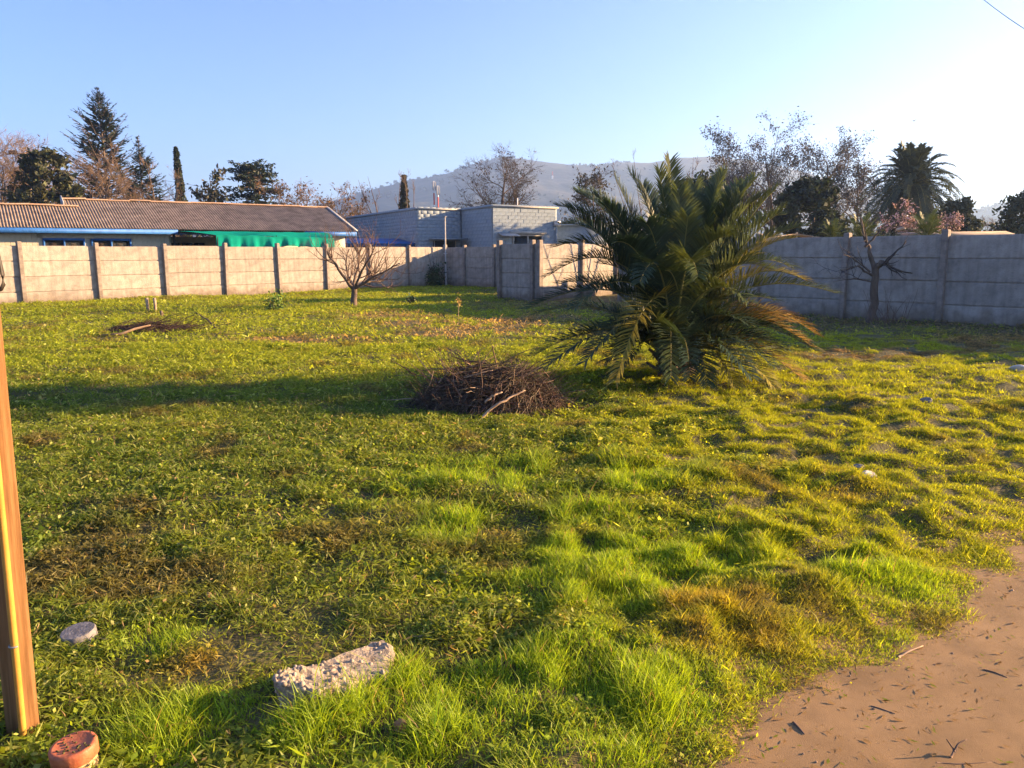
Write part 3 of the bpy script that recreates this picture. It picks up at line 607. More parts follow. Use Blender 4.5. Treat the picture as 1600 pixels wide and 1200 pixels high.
# flat topped cedar
def cedar(px, ytop, wpx, d, seed):
    r = np.random.default_rng(seed); p = at(px, 390, d)[:2]; H = at(px, ytop, d)[2]; W = wpx / 1200.0 * d
    root = thing('cedar_tree', 'dark flat topped cedar with drooping tiers above the bungalow ridge', 'tree', (p[0], p[1], 0)); big, lv = MB(), MB()
    t = np.linspace(0, 1, 8); big.tubes(np.stack([0.1 * np.sin(t * 4), 0 * t, t * H * 0.95], 1), np.linspace(0.25, 0.05, 8), 6)
    n = 90; z = r.uniform(0.45, 0.97, n); th = r.uniform(0, 6.283, n)
    L = W * 0.5 * np.where(z > 0.8, 0.75, 1.1 - 0.2 * z) * r.uniform(0.6, 1.1, n)
    P1, R1 = grow(r, np.stack([0 * z, 0 * z, z * H], 1), np.stack([np.cos(th), np.sin(th), np.where(z > 0.8, 0.35, 0.1)], 1), L, np.full(n, 0.05), 6, 0.08, -0.05); big.tubes(P1, R1, 3)
    C = P1[:, 1:].reshape(-1, 3); C = C[r.integers(0, len(C), 6500)] + r.normal(0, 1, (6500, 3)) * [0.22, 0.22, 0.08]
    leaf_quads(r, lv, C, 0.17, (0.02, 0.032, 0.02), 0.3, flat=0.5, aspect=0.35, hang=0.2)
    big.build('trunk', M['bark'], root, True); lv.build('crown', M['leafc'], root)
cedar(404, 256, 92, 64, 61)
for k, (px, yt, w_, d_, lab) in enumerate(((465, 276, 90, 60, 'brown twiggy tree with a few leaves just right of the cedar'), (512, 283, 95, 58, 'brown twiggy tree above the right end of the bungalow ridge'), (548, 305, 60, 62, 'low brown twiggy tree over the bungalow gable end'))):
    bare_tree('bare_tree', lab, 'tree', px, yt, w_, d_, 70 + k, twig='twigw', stems=3, n1=6, n3=6, n4=3, leaf=900, lcol=(0.13, 0.075, 0.03), lsize=0.1, up=0.08)
slim('cypress_tree', 'clipped dark columnar evergreen above the blue building roof', 634, 274, 34, 60, 52, 0.0, (0.04, 0.042, 0.022), 3000, 0.14)
bare_tree('bare_tree', 'wispy bare twigs rising round the columnar evergreen', 'tree', 630, 262, 50, 61, 77, twig='twigw', stems=5, n1=4, n2=4, n3=3, n4=0, up=0.25)
bare_tree('bare_tree', 'large dark leafless tree with spreading crown above the block building', 'tree', 790, 216, 165, 56, 35, n1=12, n2=9, n3=7, n4=4, leaf=1000, lcol=(0.05, 0.042, 0.035), lsize=0.08, low=0.3, thick=1.15, wob=0.17, twig='twigd')
bare_tree('bare_tree', 'smaller dark tree with drooping twigs left of the palm top', 'tree', 930, 262, 95, 54, 36, leaf=2200, lcol=(0.05, 0.045, 0.035), lsize=0.1, droop=0.25, n1=10, twig='twigd')
leafy_tree('evergreen_tree', 'dark rounded evergreen just behind the top of the palm', 'tree', 1085, 268, 130, 46, 42, 7000, 0.16, (0.03, 0.042, 0.022), 0.2)
bare_tree('bare_tree', 'wispy leafless shrub top rising behind the middle of the palm', 'tree', 1045, 228, 60, 30, 37, stems=4, n1=5, n2=5, n3=3, n4=0, up=0.2, thick=0.5)
rg = 'tall sparse trees behind the right wall'  # the greyed leaf colour of these trees stands in for a hazy veil
bare_tree('sparse_tree', 'leftmost of the tall sparse trees behind the right wall', 'tree', 1150, 190, 190, 62, 81, leaf=4500, lcol=(0.06, 0.058, 0.065), lsize=0.085, n1=11, n4=3, up=0.12, low=0.3, gauss=0.13, twig='twigd', group=rg)
bare_tree('sparse_tree', 'tallest of the sparse trees behind the right wall', 'tree', 1212, 178, 210, 64, 82, leaf=5200, lcol=(0.06, 0.058, 0.065), lsize=0.085, n1=12, n4=3, up=0.12, low=0.3, gauss=0.13, twig='twigd', group=rg)
bare_tree('sparse_tree', 'sparse tree behind the dark round evergreen, right of the tallest', 'tree', 1285, 192, 210, 63, 83, leaf=5200, lcol=(0.06, 0.058, 0.065), lsize=0.085, n1=12, n4=3, up=0.12, low=0.3, gauss=0.13, twig='twigd', group=rg)
bare_tree('sparse_tree', 'lower sparse tree leaning against the left of the mature palm', 'tree', 1345, 230, 150, 60, 84, leaf=5000, lcol=(0.06, 0.058, 0.065), lsize=0.085, n1=11, n4=3, up=0.12, low=0.3, group=rg)
leafy_tree('evergreen_tree', 'dense dark round evergreen in front of the tall sparse trees', 'tree', 1262, 270, 112, 38, 44, 9000, 0.14, (0.025, 0.036, 0.022), 0.12, shape=0.7, clumps=130)
leafy_tree('evergreen_tree', 'dark round evergreen just right of the mature palm', 'tree', 1492, 300, 70, 42, 45, 5000, 0.13, (0.03, 0.04, 0.024), 0.1)
leafy_tree('evergreen_tree', 'dark rounded tree cut off by the right photo edge', 'tree', 1610, 296, 130, 36, 46, 8000, 0.13, (0.03, 0.042, 0.024), 0.08)
bare_tree('bare_tree', 'small bare tree far away between the right edge tree and the palm', 'tree', 1545, 335, 40, 90, 85, n4=2, stems=2)
bare_tree('blossom_tree', 'pink blossoming tree below the mature palm, behind the right wall', 'tree', 1436, 306, 105, 30, 86, leaf=1300, lcol=(0.42, 0.30, 0.33), lsize=0.05, n1=9, n4=2, up=0.1, low=0.35, gauss=0.06)
bare_tree('blossom_tree', 'smaller pink blossoming tree, right one beside the round evergreen', 'tree', 1482, 330, 60, 31, 87, leaf=800, lcol=(0.42, 0.30, 0.33), lsize=0.045, n1=8, n4=2, up=0.1, low=0.35, gauss=0.06)
# scrub on the hills
r = np.random.default_rng(404); kk = np.where((HV[:, 2] > 12) & (np.hypot(HV[:, 0], HV[:, 1]) < 1760))[0]; wgt = fbm(HV[kk, 0] * 0.012, HV[kk, 1] * 0.012, 71, 3); kk = kk[(wgt > 0.5)]
kk = kk[r.integers(0, len(kk), 5200)]; C = HV[kk] + r.normal(0, 1, (len(kk), 3)) * [9, 9, 0]; C[:, 2] += 0.5; C = np.repeat(C, 4, 0) + r.normal(0, 1.6, (len(kk) * 4, 3)) * [1, 1, 0.6]
lv = MB(); leaf_quads(r, lv, C, 2.6, (0.02, 0.026, 0.016), 0.4, aspect=0.8); tag(lv.build('hill_scrub', M['leafc']), 'dark scrub dotted over the hazy hills', 'scrub', kind='stuff')
# low far wood closing the gaps along the horizon
lv = MB(); r = np.random.default_rng(99); n = 26000
px_ = r.uniform(-400, 2000, 260); cd = r.uniform(95, 170, 260)
cc = np.array([at(a, 390, b)[:2] for a, b in zip(px_, cd)]); hh = r.uniform(3, 7.5, 260)
k = r.integers(0, 260, n); dv = nrm(r.normal(size=(n, 3))) * r.uniform(0.2, 1, (n, 1)) ** 0.5
C = np.stack([cc[k, 0] + dv[:, 0] * 4, cc[k, 1] + dv[:, 1] * 3, np.abs(hh[k] * 0.5 + dv[:, 2] * hh[k] * 0.5)], 1)
leaf_quads(r, lv, C, 0.5, (0.05, 0.055, 0.03), 0.35); tag(lv.build('far_wood', M['leafc']), 'low mixed wood along the horizon behind the houses', 'trees', kind='stuff')

# ================================================================== PALMS
def frond(mb, r, base, ctrl, tip, nl=64, lmax=0.34, w=0.016, col=(0.06, 0.09, 0.03), tipcol=None, rad=0.014, vang=0.55, K=14, droop=0.12, bare=0.14):
    t = np.linspace(0, 1, K)[:, None]; P = (1 - t) ** 2 * base + 2 * t * (1 - t) * ctrl + t * t * tip
    c0 = np.array([0.20, 0.20, 0.07])
    mb.tubes(P, np.linspace(rad, rad * 0.2, K), 4, col=c0 * (0.7 + 0.5 * np.mean(col) / 0.08))
    s = np.linspace(bare, 1.0, nl); s = np.concatenate([s, s + 0.4 / nl]).clip(0, 1); sg = np.concatenate([np.ones(nl), -np.ones(nl)]); s = s + r.normal(0, 0.004, len(s)); s = s.clip(0, 1)
    q = s[:, None]; A = (1 - q) ** 2 * base + 2 * q * (1 - q) * ctrl + q * q * tip
    T = nrm(2 * (1 - q) * (ctrl - base) + 2 * q * (tip - ctrl))
    Sd = nrm(np.cross(T, [0, 0, 1.0])); N = np.cross(Sd, T)
    prof = np.clip(np.minimum((s - bare) / 0.16 + 0.30, 1.0), 0, 1) * (1.0 - 0.55 * np.clip((s - 0.55) / 0.45, 0, 1) ** 1.4)
    L = lmax * prof * r.uniform(0.86, 1.1, len(s)); fwd = 0.45 + 0.85 * s ** 2 + r.normal(0, 0.07, len(s))
    va = vang + r.normal(0, 0.16, len(s))
    D = nrm(T * fwd[:, None] + Sd * (sg * np.cos(va))[:, None] + N * np.sin(va)[:, None])
    mid = A + D * (L * 0.55)[:, None]; D2 = nrm(D + np.array([0, 0, -droop * 2])[None] + r.normal(0, 0.05, D.shape)); end = mid + D2 * (L * 0.45)[:, None]
    wd = nrm(np.cross(D, N)) * (w * 0.5 * r.uniform(0.8, 1.2, len(s)))[:, None]
    V = np.stack([A - wd * 0.7, A + wd * 0.7, mid + wd, mid - wd, end], 1)
    n = len(s); b = (np.arange(n) * 5)[:, None]
    tc_ = np.array(col if tipcol is None else tipcol); mixf = np.clip(s * 1.1 - 0.15 + r.normal(0, 0.2, n), 0, 1)[:, None]
    cc = (np.array(col) * (1 - mixf) + tc_ * mixf) * np.exp(r.normal(0, 0.16, (n, 1)))
    mb.add(V.reshape(-1, 3), np.concatenate([b + [0, 1, 2], b + [0, 2, 3], b + [3, 2, 4]]), np.repeat(cc, 5, 0))
M['palm'] = mat_leaf('palm_leaf', None, 0.32, 0.5, 0.03, tint=(1.1, 1.0, 0.5))
PB = np.array([2.18, 10.05, 0.0])
palm = thing('palm_tree', 'large young feather palm with bushy fronds down to the grass', 'palm', tuple(PB))
r = np.random.default_rng(1234)
GREEN = (0.043, 0.075, 0.044); OLIVE = (0.088, 0.115, 0.036); YEL = (0.32, 0.27, 0.045); ORA = (0.34, 0.20, 0.045)  # leaf colours; darker green also paints shade on left and foot, yellow sunlight
# tip pixel, distance ahead, lift of the bow, colour
fr = [((962, 280), 10.2, 0.15, GREEN, None), ((1005, 290), 10.9, 0.2, GREEN, None), ((1046, 252), 10.2, 0.06, GREEN, OLIVE), ((1030, 268), 9.9, 0.05, GREEN, OLIVE), ((1085, 290), 10.6, 0.1, GREEN, OLIVE),
      ((1122, 286), 10.3, 0.18, GREEN, OLIVE), ((1160, 288), 10.6, 0.22, GREEN, OLIVE), ((1196, 305), 10.2, 0.28, GREEN, OLIVE), ((1228, 335), 10.9, 0.3, GREEN, OLIVE), ((1262, 352), 10.4, 0.22, OLIVE, OLIVE), ((1240, 372), 9.9, 0.3, OLIVE, YEL),
      ((872, 322), 10.3, 0.30, GREEN, None), ((900, 300), 11.0, 0.25, GREEN, None), ((866, 386), 10.0, 0.42, GREEN, OLIVE), ((858, 430), 9.6, 0.5, GREEN, OLIVE), ((876, 350), 10.9, 0.35, GREEN, None),
      ((826, 482), 9.8, 0.35, GREEN, None), ((832, 492), 10.7, 0.30, GREEN, None), ((834, 556), 9.5, 0.32, GREEN, OLIVE), ((850, 575), 9.1, 0.3, GREEN, None), ((962, 594), 8.75, 0.75, OLIVE, YEL), ((915, 565), 8.9, 0.5, GREEN, None),
      ((1254, 436), 10.0, 0.45, OLIVE, YEL), ((1306, 458), 10.2, 0.28, OLIVE, OLIVE), ((1240, 420), 10.9, 0.4, OLIVE, OLIVE), ((1232, 502), 9.7, 0.35, OLIVE, ORA), ((1266, 540), 9.6, 0.40, OLIVE, ORA), ((1272, 520), 10.4, 0.35, OLIVE, ORA),
      ((1250, 590), 9.2, 0.35, OLIVE, ORA), ((1205, 600), 8.9, 0.4, OLIVE, YEL), ((1148, 605), 8.9, 0.45, OLIVE, YEL), ((1105, 600), 8.9, 0.45, GREEN, OLIVE), ((1048, 590), 8.6, 0.6, GREEN, OLIVE), ((1090, 432), 8.6, 0.62, OLIVE, OLIVE), ((1000, 440), 8.7, 0.6, GREEN, GREEN),
      ((1165, 470), 8.9, 0.5, OLIVE, OLIVE), ((1140, 370), 9.2, 0.4, GREEN, OLIVE), ((955, 380), 9.2, 0.42, GREEN, None), ((1010, 350), 9.4, 0.35, GREEN, None), ((1075, 340), 9.4, 0.25, GREEN, OLIVE), ((900, 480), 9.0, 0.5, GREEN, None), ((1200, 420), 9.4, 0.5, OLIVE, OLIVE)]
for px_, py_, Y_ in ((925, 302, 10.4), (985, 272, 10.0), (1128, 272, 10.1), (1178, 282, 10.3), (1212, 296, 10.0), (890, 330, 9.8), (1222, 330, 9.8), (1060, 300, 9.6), (945, 320, 9.6), (1160, 330, 9.6)):
    fr.append(((px_, py_), Y_, 0.2, GREEN, OLIVE if px_ > 1050 else None))
for k in range(16):                      # a skirt of low fronds round the foot
    a = k * 360 / 16 + r.uniform(-6, 6); fr.append(((a, r.uniform(-4, 16)), None, r.uniform(0.8, 1.5), GREEN, OLIVE if r.random() < 0.4 else None))
for k in range(20):                      # fill, mostly low and at the back
    a = r.uniform(0, 360); el = r.uniform(0, 1) ** 1.4 * 70 + 3; Lr = r.uniform(1.0, 1.9)
    fr.append(((a, el), None, Lr, GREEN if r.random() < 0.7 else OLIVE, None))
for k, (tp, Y, bow, col, tcol) in enumerate(fr):
    az_ = r.uniform(0, 6.28); base = np.array([0.12 * math.cos(az_), 0.12 * math.sin(az_), 0.30 + r.uniform(-0.12, 0.22)])
    if Y is None:
        a, el = R_(tp[0]), R_(tp[1]); tip = np.array([math.cos(a) * math.cos(el) * bow, math.sin(a) * math.cos(el) * bow, 0.3 + math.sin(el) * bow * 1.05 - 0.12]); lift = 0.35
    else:
        tip = at(tp[0], tp[1], Y) - PB; lift = bow
    tip[2] = max(tip[2], 0.06)
    mid = (base + tip) / 2; mid = mid + np.array([0, 0, 1.0]) * lift * np.linalg.norm(tip - base) * 1.15; mid[:2] = base[:2] + (tip - base)[:2] * 0.42
    L = np.linalg.norm(tip - base); mb = MB()
    frond(mb, r, base, mid, tip, int(46 * L + 16), 0.39, 0.019, col, tcol, 0.016, r.uniform(0.3, 0.7))
    fo = mb.build('frond', M['palm'], palm)
    if col == ORA or tcol == ORA: fo['label'] = 'dry orange tinted frond'
mb = MB(); n = 60; th = r.uniform(0, 6.28, n); P0 = np.stack([0.15 * np.cos(th), 0.15 * np.sin(th), r.uniform(0, 0.35, n)], 1)
Pb, Rb = grow(r, P0, np.stack([np.cos(th), np.sin(th), r.uniform(0.3, 1.5, n)], 1), r.uniform(0.15, 0.35, n), np.full(n, 0.03), 3, 0.05, 0.0, 0.6); mb.tubes(Pb, Rb, 4)
mb.tubes(np.array([[0, 0, -0.05], [0, 0, 0.2], [0, 0, 0.45]]), np.array([0.26, 0.24, 0.14]), 10); mb.build('trunk', M['bark'], palm)
# mature palm and small palms behind the right wall
def far_palm(label, px, yc, d, Lf, nf, seed, nl=34, col=(0.045, 0.06, 0.035), low=-35, w=0.05, arch=0.32):
    r = np.random.default_rng(seed); p = at(px, yc, d); root = thing('palm_tree', label, 'palm', (p[0], p[1], 0))
    H = p[2]
    mb = MB(); mb.tubes(np.array([[0, 0, 0], [0.05, 0, H * 0.5], [0, 0, H]]), np.array([0.4, 0.36, 0.42]) * min(1, Lf / 3), 10); mb.build('trunk', M['bark'], root, True)
    for k in range(nf):
        a = k * 2.39996 + r.normal(0, 0.15); el = R_(low + (78 - low) * (1 - (k + 0.5) / nf) ** 0.85); L = Lf * r.uniform(0.88, 1.05)
        dirv = np.array([math.cos(a) * math.cos(el), math.sin(a) * math.cos(el), math.sin(el)]); base = np.array([0, 0, H])
        tip = base + dirv * L + np.array([0, 0, -arch * L * math.cos(el)]); ctrl = base + dirv * L * 0.55 + np.array([0, 0, 0.16 * L * math.cos(el)])
        mb = MB(); frond(mb, r, base, ctrl, tip, nl, 0.16 * Lf + 0.05, w, col, None, 0.03 * Lf / 3, 0.25, 9, 0.2); mb.build('frond', M['palm'], root)
    return root
far_palm('tall mature date palm with full round crown behind the right wall', 1424, 292, 45, 3.0, 120, 301, nl=46, low=-75, w=0.06, arch=0.62)
for k, (px, yc, d, L, lab) in enumerate(((1345, 376, 26, 0.95, 'small palm peeping over the right wall beside the dead tree'), (1448, 372, 25, 1.0, 'small palm peeping over the right wall below the pink blossom'), (1300, 374, 28, 0.8, 'small palm peeping over the wall right of the tan shed roof'))):
    far_palm(lab, px, yc, d, L, 22, 310 + k, 24, (0.07, 0.10, 0.035), low=5, w=0.025)
#PART4
# ================================================================== THINGS ON THE PLOT
def hz_(x, y): return float(height(np.array([x]), np.array([y]))[0])
M['wood'] = mat_noise('post_timber', (0.12, 0.06, 0.024), (0.25, 0.14, 0.06), 45, 0.95, 0.003, 90, spec=0.05, stretch=(1, 1, 0.05), c3=(0.19, 0.10, 0.042), detail=10)
M['pipe'] = mat_noise('yellow_pipe', (0.40, 0.20, 0.035), (0.5, 0.27, 0.055), 6, 0.45)
M['steel'] = mat_noise('dull_steel', (0.25, 0.24, 0.22), (0.4, 0.38, 0.35), 12, 0.45, metal=0.7)
M['black'] = mat_noise('black_painted_steel', (0.02, 0.018, 0.015), (0.05, 0.04, 0.035), 12, 0.5)
# wooden post at the left edge; its sunlit face looks towards azimuth 118
PW, PT = 0.058, 0.11
near = G(38, 1162)[:2]; faz = 118.0
ax = -azd(faz - 90); nb_ = -azd(faz)       # along the lit face away from the near edge, and into the post
fx = azd(faz - 90); 
ctr = near + azd(faz - 90) * PW / 2 - azd(faz) * PT / 2
wp = thing('wooden_post', 'upright brown timber post with a yellow pipe at the left photo edge', 'post', (ctr[0], ctr[1], hz_(*ctr)), R_(-faz))
wp.rotation_euler = (Matrix.Rotation(0.021, 3, 'Y') @ Matrix.Rotation(R_(-faz), 3, 'Z')).to_euler()
pm = bevbox('post_timber', (PW, PT, 3.2), 0.006, 2); o = link('timber', pm, M['wood'], wp); o.location = (0, 0, 1.5)
# local frame: +y points to azimuth faz, +x to azimuth faz+90
nx_, ny_ = 0.5 * PW + 0.004, 0.5 * PT + 0.006
pz = np.linspace(-0.1, 3.0, 24); mb = MB(); mb.tubes(np.stack([nx_ + 0 * pz, ny_ + 0.001 * np.sin(pz * 3), pz], 1), np.full(24, 0.0115), 12); mb.build('conduit', M['pipe'], wp, True)
for z in (0.36, 1.25, 2.1):
    mb = MB(); th = np.linspace(-2.6, 1.7, 14); mb.tubes(np.stack([nx_ + 0.0145 * np.cos(th), ny_ + 0.0145 * np.sin(th), z + 0 * th], 1), np.full(14, 0.0035), 6)
    mb.box((nx_ - 0.010, ny_ - 0.026, z), (0.004, 0.028, 0.014)); mb.build('clamp', M['steel'], wp)
# bent black handle at the post, seen against the left wall
hp = at(2, 455, float(near[1]) + 0.02)
hl = thing('bent_handle', 'bent black steel rod end at the left photo edge, above the post', 'handle', tuple(hp))
tz = np.array([[-0.05, 0, 0.0], [-0.02, 0, -0.001], [0.0, 0, 0.006], [0.009, 0, 0.02], [0.010, 0, 0.05], [0.004, 0, 0.1], [-0.004, 0, 0.155], [-0.03, 0, 0.2], [-0.09, 0, 0.22]])
MB().tubes(tz, np.full(len(tz), 0.006), 8, cap=True).build('rod', M['black'], hl, True)
MB().box((-0.11, 0, 0.11), (0.02, 0.03, 0.28)).build('mounting_plate', M['black'], hl)
# board end in the lower left corner
p = G(-14, 1215)
bo = link('wooden_board', bevbox('board', (0.03, 0.12, 0.34), 0.004, 2), M['wood']); bo.location = (p[0] + 0.005, p[1], p[2] + 0.03); bo.rotation_euler = (0.05, -0.22, 0.3); bo.location[2] = 0.03
tag(bo, 'short slanting timber board end in the lower left photo corner', 'board')

# orange pipe cap
M['pvc'] = mat_noise('orange_pvc', (0.30, 0.085, 0.04), (0.42, 0.14, 0.065), 22, 0.55, 0.002, 60, c3=(0.36, 0.11, 0.05), detail=8)
M['mortar_t'] = mat_noise('sandy_mortar', (0.35, 0.22, 0.10), (0.55, 0.38, 0.20), 30, 0.95, 0.004, 70)
p = G(117, 1160, 0.125)
cap_ = thing('pipe_cap', 'round orange plastic drain cap on a short pipe beside the timber post', 'drain cap', (p[0], p[1], 0.035)); cap_.rotation_euler = (R_(3), R_(-3), 0); cap_.scale = (0.74, 0.74, 0.95)
def lathe(prof, n=40):
    prof = np.array(prof, float); th = np.arange(n) * 2 * math.pi / n
    V = np.stack([prof[:, 0][:, None] * np.cos(th), prof[:, 0][:, None] * np.sin(th), np.broadcast_to(prof[:, 1][:, None], (len(prof), n))], -1).reshape(-1, 3)
    i = np.arange(len(prof) - 1)[:, None] * n; j = np.arange(n)[None]; f = np.stack([i + j, i + (j + 1) % n, i + n + (j + 1) % n, i + n + j], -1).reshape(-1, 4)
    mb = MB(); mb.add(V, f); return mb
lid = lathe([(0.088, 0.045), (0.092, 0.048), (0.0925, 0.085), (0.089, 0.091), (0.075, 0.093), (0.0735, 0.0922), (0.02, 0.0925), (0.001, 0.0925)]).build('lid', M['pvc'], cap_, False)
lathe([(0.079, -0.1), (0.081, 0.02), (0.079, 0.055)]).build('pipe', M['mortar_t'], cap_, True)
mb = MB(); r = np.random.default_rng(5)
for k in range(26):
    a, q = r.uniform(0, 6.28), 0.075 * math.sqrt(r.random()); mb.box((q * math.cos(a) + 0.01, q * math.sin(a) + 0.01, 0.0935), (r.uniform(0.004, 0.016), r.uniform(0.003, 0.007), 0.004), r.uniform(0, 3))
tag(mb.build('dirt_crumbs', M['soil'], lid), kind='stuff')
# grey round plug
M['greyc'] = mat_noise('weathered_grey_plug', (0.11, 0.105, 0.11), (0.22, 0.21, 0.21), 25, 0.9, 0.003, 80, detail=8)
p = G(124, 986, 0.05)
pl = thing('concrete_plug', 'low grey round concrete plug in the grass behind the orange cap', 'concrete plug', (p[0], p[1], 0.0)); pl.rotation_euler = (R_(4), R_(-6), 0.4); pl.scale = (0.88, 0.88, 1.0)
lathe([(0.078, -0.1), (0.080, 0.02), (0.079, 0.05), (0.074, 0.057)]).build('body', M['greyc'], pl, True)
lathe([(0.0745, 0.0565), (0.06, 0.0575), (0.03, 0.056), (0.001, 0.057)]).build('top_face', M['greyc'], pl, False)

# broken slab of pebbly concrete
M['rubble'] = mat_noise('pebbly_concrete', (0.16, 0.12, 0.085), (0.36, 0.285, 0.21), 26, 0.95, 0.008, 70, detail=10, c3=(0.31, 0.25, 0.18))
M['pebble'] = mat_noise('pebble', (0.20, 0.16, 0.12), (0.38, 0.31, 0.24), 12, 0.8, objrand=0.35)
def GP(px, py, z): return G(px, py, z)
top_px = [(430, 1052), (470, 1040), (520, 1022), (575, 1003), (597, 997), (608, 1008), (618, 1024), (604, 1050), (575, 1058), (545, 1068), (520, 1072), (498, 1080), (478, 1078), (450, 1072), (432, 1064)]
outl = np.array([GP(a, b, 0.135 - 0.06 * (a - 430) / 190)[:3] for a, b in top_px]); sc = outl.mean(0); sl = thing('rubble_slab', 'broken slab of pebbly concrete lying in the grass at the front', 'rubble', (sc[0], sc[1], 0))
loc = outl - [sc[0], sc[1], 0]
bm = bmesh.new(); tv = [bm.verts.new(Vector(v)) for v in loc]; f = bm.faces.new(tv)
ex = bmesh.ops.extrude_face_region(bm, geom=[f]); 
for v in [e for e in ex['geom'] if isinstance(e, bmesh.types.BMVert)]: v.co.z -= 0.15; v.co.x *= 0.95; v.co.y *= 0.95
bmesh.ops.triangulate(bm, faces=bm.faces[:]); bmesh.ops.subdivide_edges(bm, edges=bm.edges[:], cuts=5, use_grid_fill=True); bmesh.ops.recalc_face_normals(bm, faces=bm.faces[:])
bmesh.ops.smooth_vert(bm, verts=bm.verts[:], factor=0.5, use_axis_x=True, use_axis_y=True, use_axis_z=True)
bm.normal_update()
for v in bm.verts:
    x, y, z = v.co * 40; nz_ = float(fbm(np.array([x + z]), np.array([y - z * 0.7]), 77, 4)[0]) - 0.5
    big_ = float(vnoise(np.array([x * 0.3]), np.array([y * 0.3 + z * 0.3]), 78)) - 0.5
    v.co += v.normal * (nz_ * 0.022 + big_ * 0.025)
me = bpy.data.meshes.new('slab_body'); bm.to_mesh(me); bm.free(); link('slab_body', me, M['rubble'], sl)
pv = np.array([v.co for v in me.vertices]); pn = np.array([v.normal for v in me.vertices])
r = np.random.default_rng(17); cand = np.where((pn[:, 2] > 0.1) | (pn[:, 1] < -0.3))[0]
bm = bmesh.new(); bmesh.ops.create_icosphere(bm, subdivisions=2, radius=1.0); pme = bpy.data.meshes.new('pebble'); bm.to_mesh(pme); bm.free(); pme.materials.append(M['pebble'])
for p_ in pme.polygons: p_.use_smooth = True
for k in range(260):
    v = cand[r.integers(len(cand))]
    if pv[v, 0] > 0.06 and r.random() < 0.6: continue
    o = link('pebble', pme, None, sl); s_ = r.uniform(0.004, 0.013); o.location = pv[v] - pn[v] * s_ * 0.25; o.scale = (s_ * r.uniform(0.8, 1.4), s_, s_ * r.uniform(0.6, 0.9)); o.rotation_euler = r.uniform(0, 3, 3)
# loose stones
def stone(label, px, py, size, mat, seed, flat=0.6):
    bm = bmesh.new(); bmesh.ops.create_icosphere(bm, subdivisions=3, radius=1.0); r = np.random.default_rng(seed); pl_ = nrm(r.normal(size=(9, 3))); dd = r.uniform(0.55, 0.85, 9)
    for v in bm.verts:
        c = np.array(v.co)
        for a, b in zip(pl_, dd):
            e = c @ a - b
            if e > 0: c = c - a * e
        c = c * (1 + 0.12 * (float(vnoise(np.array([c[0] * 5 + seed]), np.array([c[1] * 5 + c[2] * 4]), 3)) - 0.5))
        v.co = Vector(c * [size, size * 0.75, size * flat])
    me = bpy.data.meshes.new('stone'); bm.to_mesh(me); bm.free(); p = G(px, py); o = link('stone', me, mat)
    o.location = (p[0], p[1], hz_(p[0], p[1]) + size * flat * 0.55); o.rotation_euler = (r.uniform(-.3, .3), r.uniform(-.3, .3), r.uniform(0, 6)); return tag(o, label, 'stone')
M['brick_st'] = mat_noise('reddish_stone', (0.26, 0.12, 0.05), (0.42, 0.22, 0.11), 30, 0.9, 0.004, 60)
M['pale_st'] = mat_noise('pale_stone', (0.45, 0.42, 0.38), (0.6, 0.57, 0.52), 20, 0.85)
stone('small reddish stone in the grass in front of the pebbly slab', 627, 1152, 0.028, M['brick_st'], 1, 0.9)
stone('small tan stone in the weeds behind the pebbly slab', 328, 942, 0.028, M['brick_st'], 2, 0.7)
stone('pale stone lying in the yellow grass at right', 1357, 752, 0.075, M['pale_st'], 3, 0.45)
stone('dark stone beside the pale stone in the yellow grass', 1340, 742, 0.05, M['greyc'], 4, 0.6)
stone('grey stone near the right end of the mown grass', 1447, 640, 0.08, M['greyc'], 6, 0.6)
stone('pale stone by the foot of the right wall near the photo edge', 1588, 588, 0.12, M['pale_st'], 7, 0.5)

# brush piles
M['brush'] = mat_noise('dead_twigs', (0.05, 0.028, 0.018), (0.13, 0.075, 0.048), 2.5, 0.9)
M['stick'] = mat_leaf('dry_sticks', None, 0.0, 0.6, 0.02)
M['brushp'] = mat_noise('pale_dead_branch', (0.26, 0.17, 0.11), (0.42, 0.30, 0.20), 9, 0.85)
bp = G(762, 640); bz = hz_(bp[0], bp[1])
br = thing('brush_pile', 'heap of dark pruned twigs and branches on the grass left of the palm', 'brush pile', (bp[0], bp[1] + 0.25, bz))
r = np.random.default_rng(55); n = 2600
th = r.uniform(0, 6.283, n); q = np.sqrt(r.uniform(0, 1, n)); ex_, ey_ = 0.77, 0.60
cx, cy = q * np.cos(th) * ex_, q * np.sin(th) * ey_
prof = 0.38 * np.clip(1 - q ** 2.0, 0, 1) * (0.55 + 0.9 * vnoise(cx * 3.2 + 4, cy * 3.2, 9)) + 0.03
cz = prof * r.uniform(0.25, 1, n) ** 0.5
dth = th + math.pi / 2 + r.normal(0, 0.75, n); D = np.stack([np.cos(dth) * 1.1, np.sin(dth), r.normal(0.02, 0.2, n)], 1)
L = r.uniform(0.22, 0.8, n); P, Rr = grow(r, np.stack([cx, cy, cz], 1) - nrm(D) * (L * 0.5)[:, None], D, L, r.uniform(0.002, 0.0058, n), 6, 0.16, -0.01, 0.4)
lim = 0.03 + 0.52 * np.clip(1.12 - ((P[..., 0] / ex_) ** 2 + (P[..., 1] / ey_) ** 2), 0, 1) ** 0.6
P[..., 2] = np.clip(P[..., 2], 0.01, lim)
bcol = np.array([0.08, 0.056, 0.037])[None] * np.exp(r.normal(0, 0.55, (n, 1))) * np.exp(r.normal(0, 0.1, (n, 3)))
tag(MB().tubes(P, Rr, 3, col=bcol).build('twig_mass', M['stick'], br, True), kind='stuff')
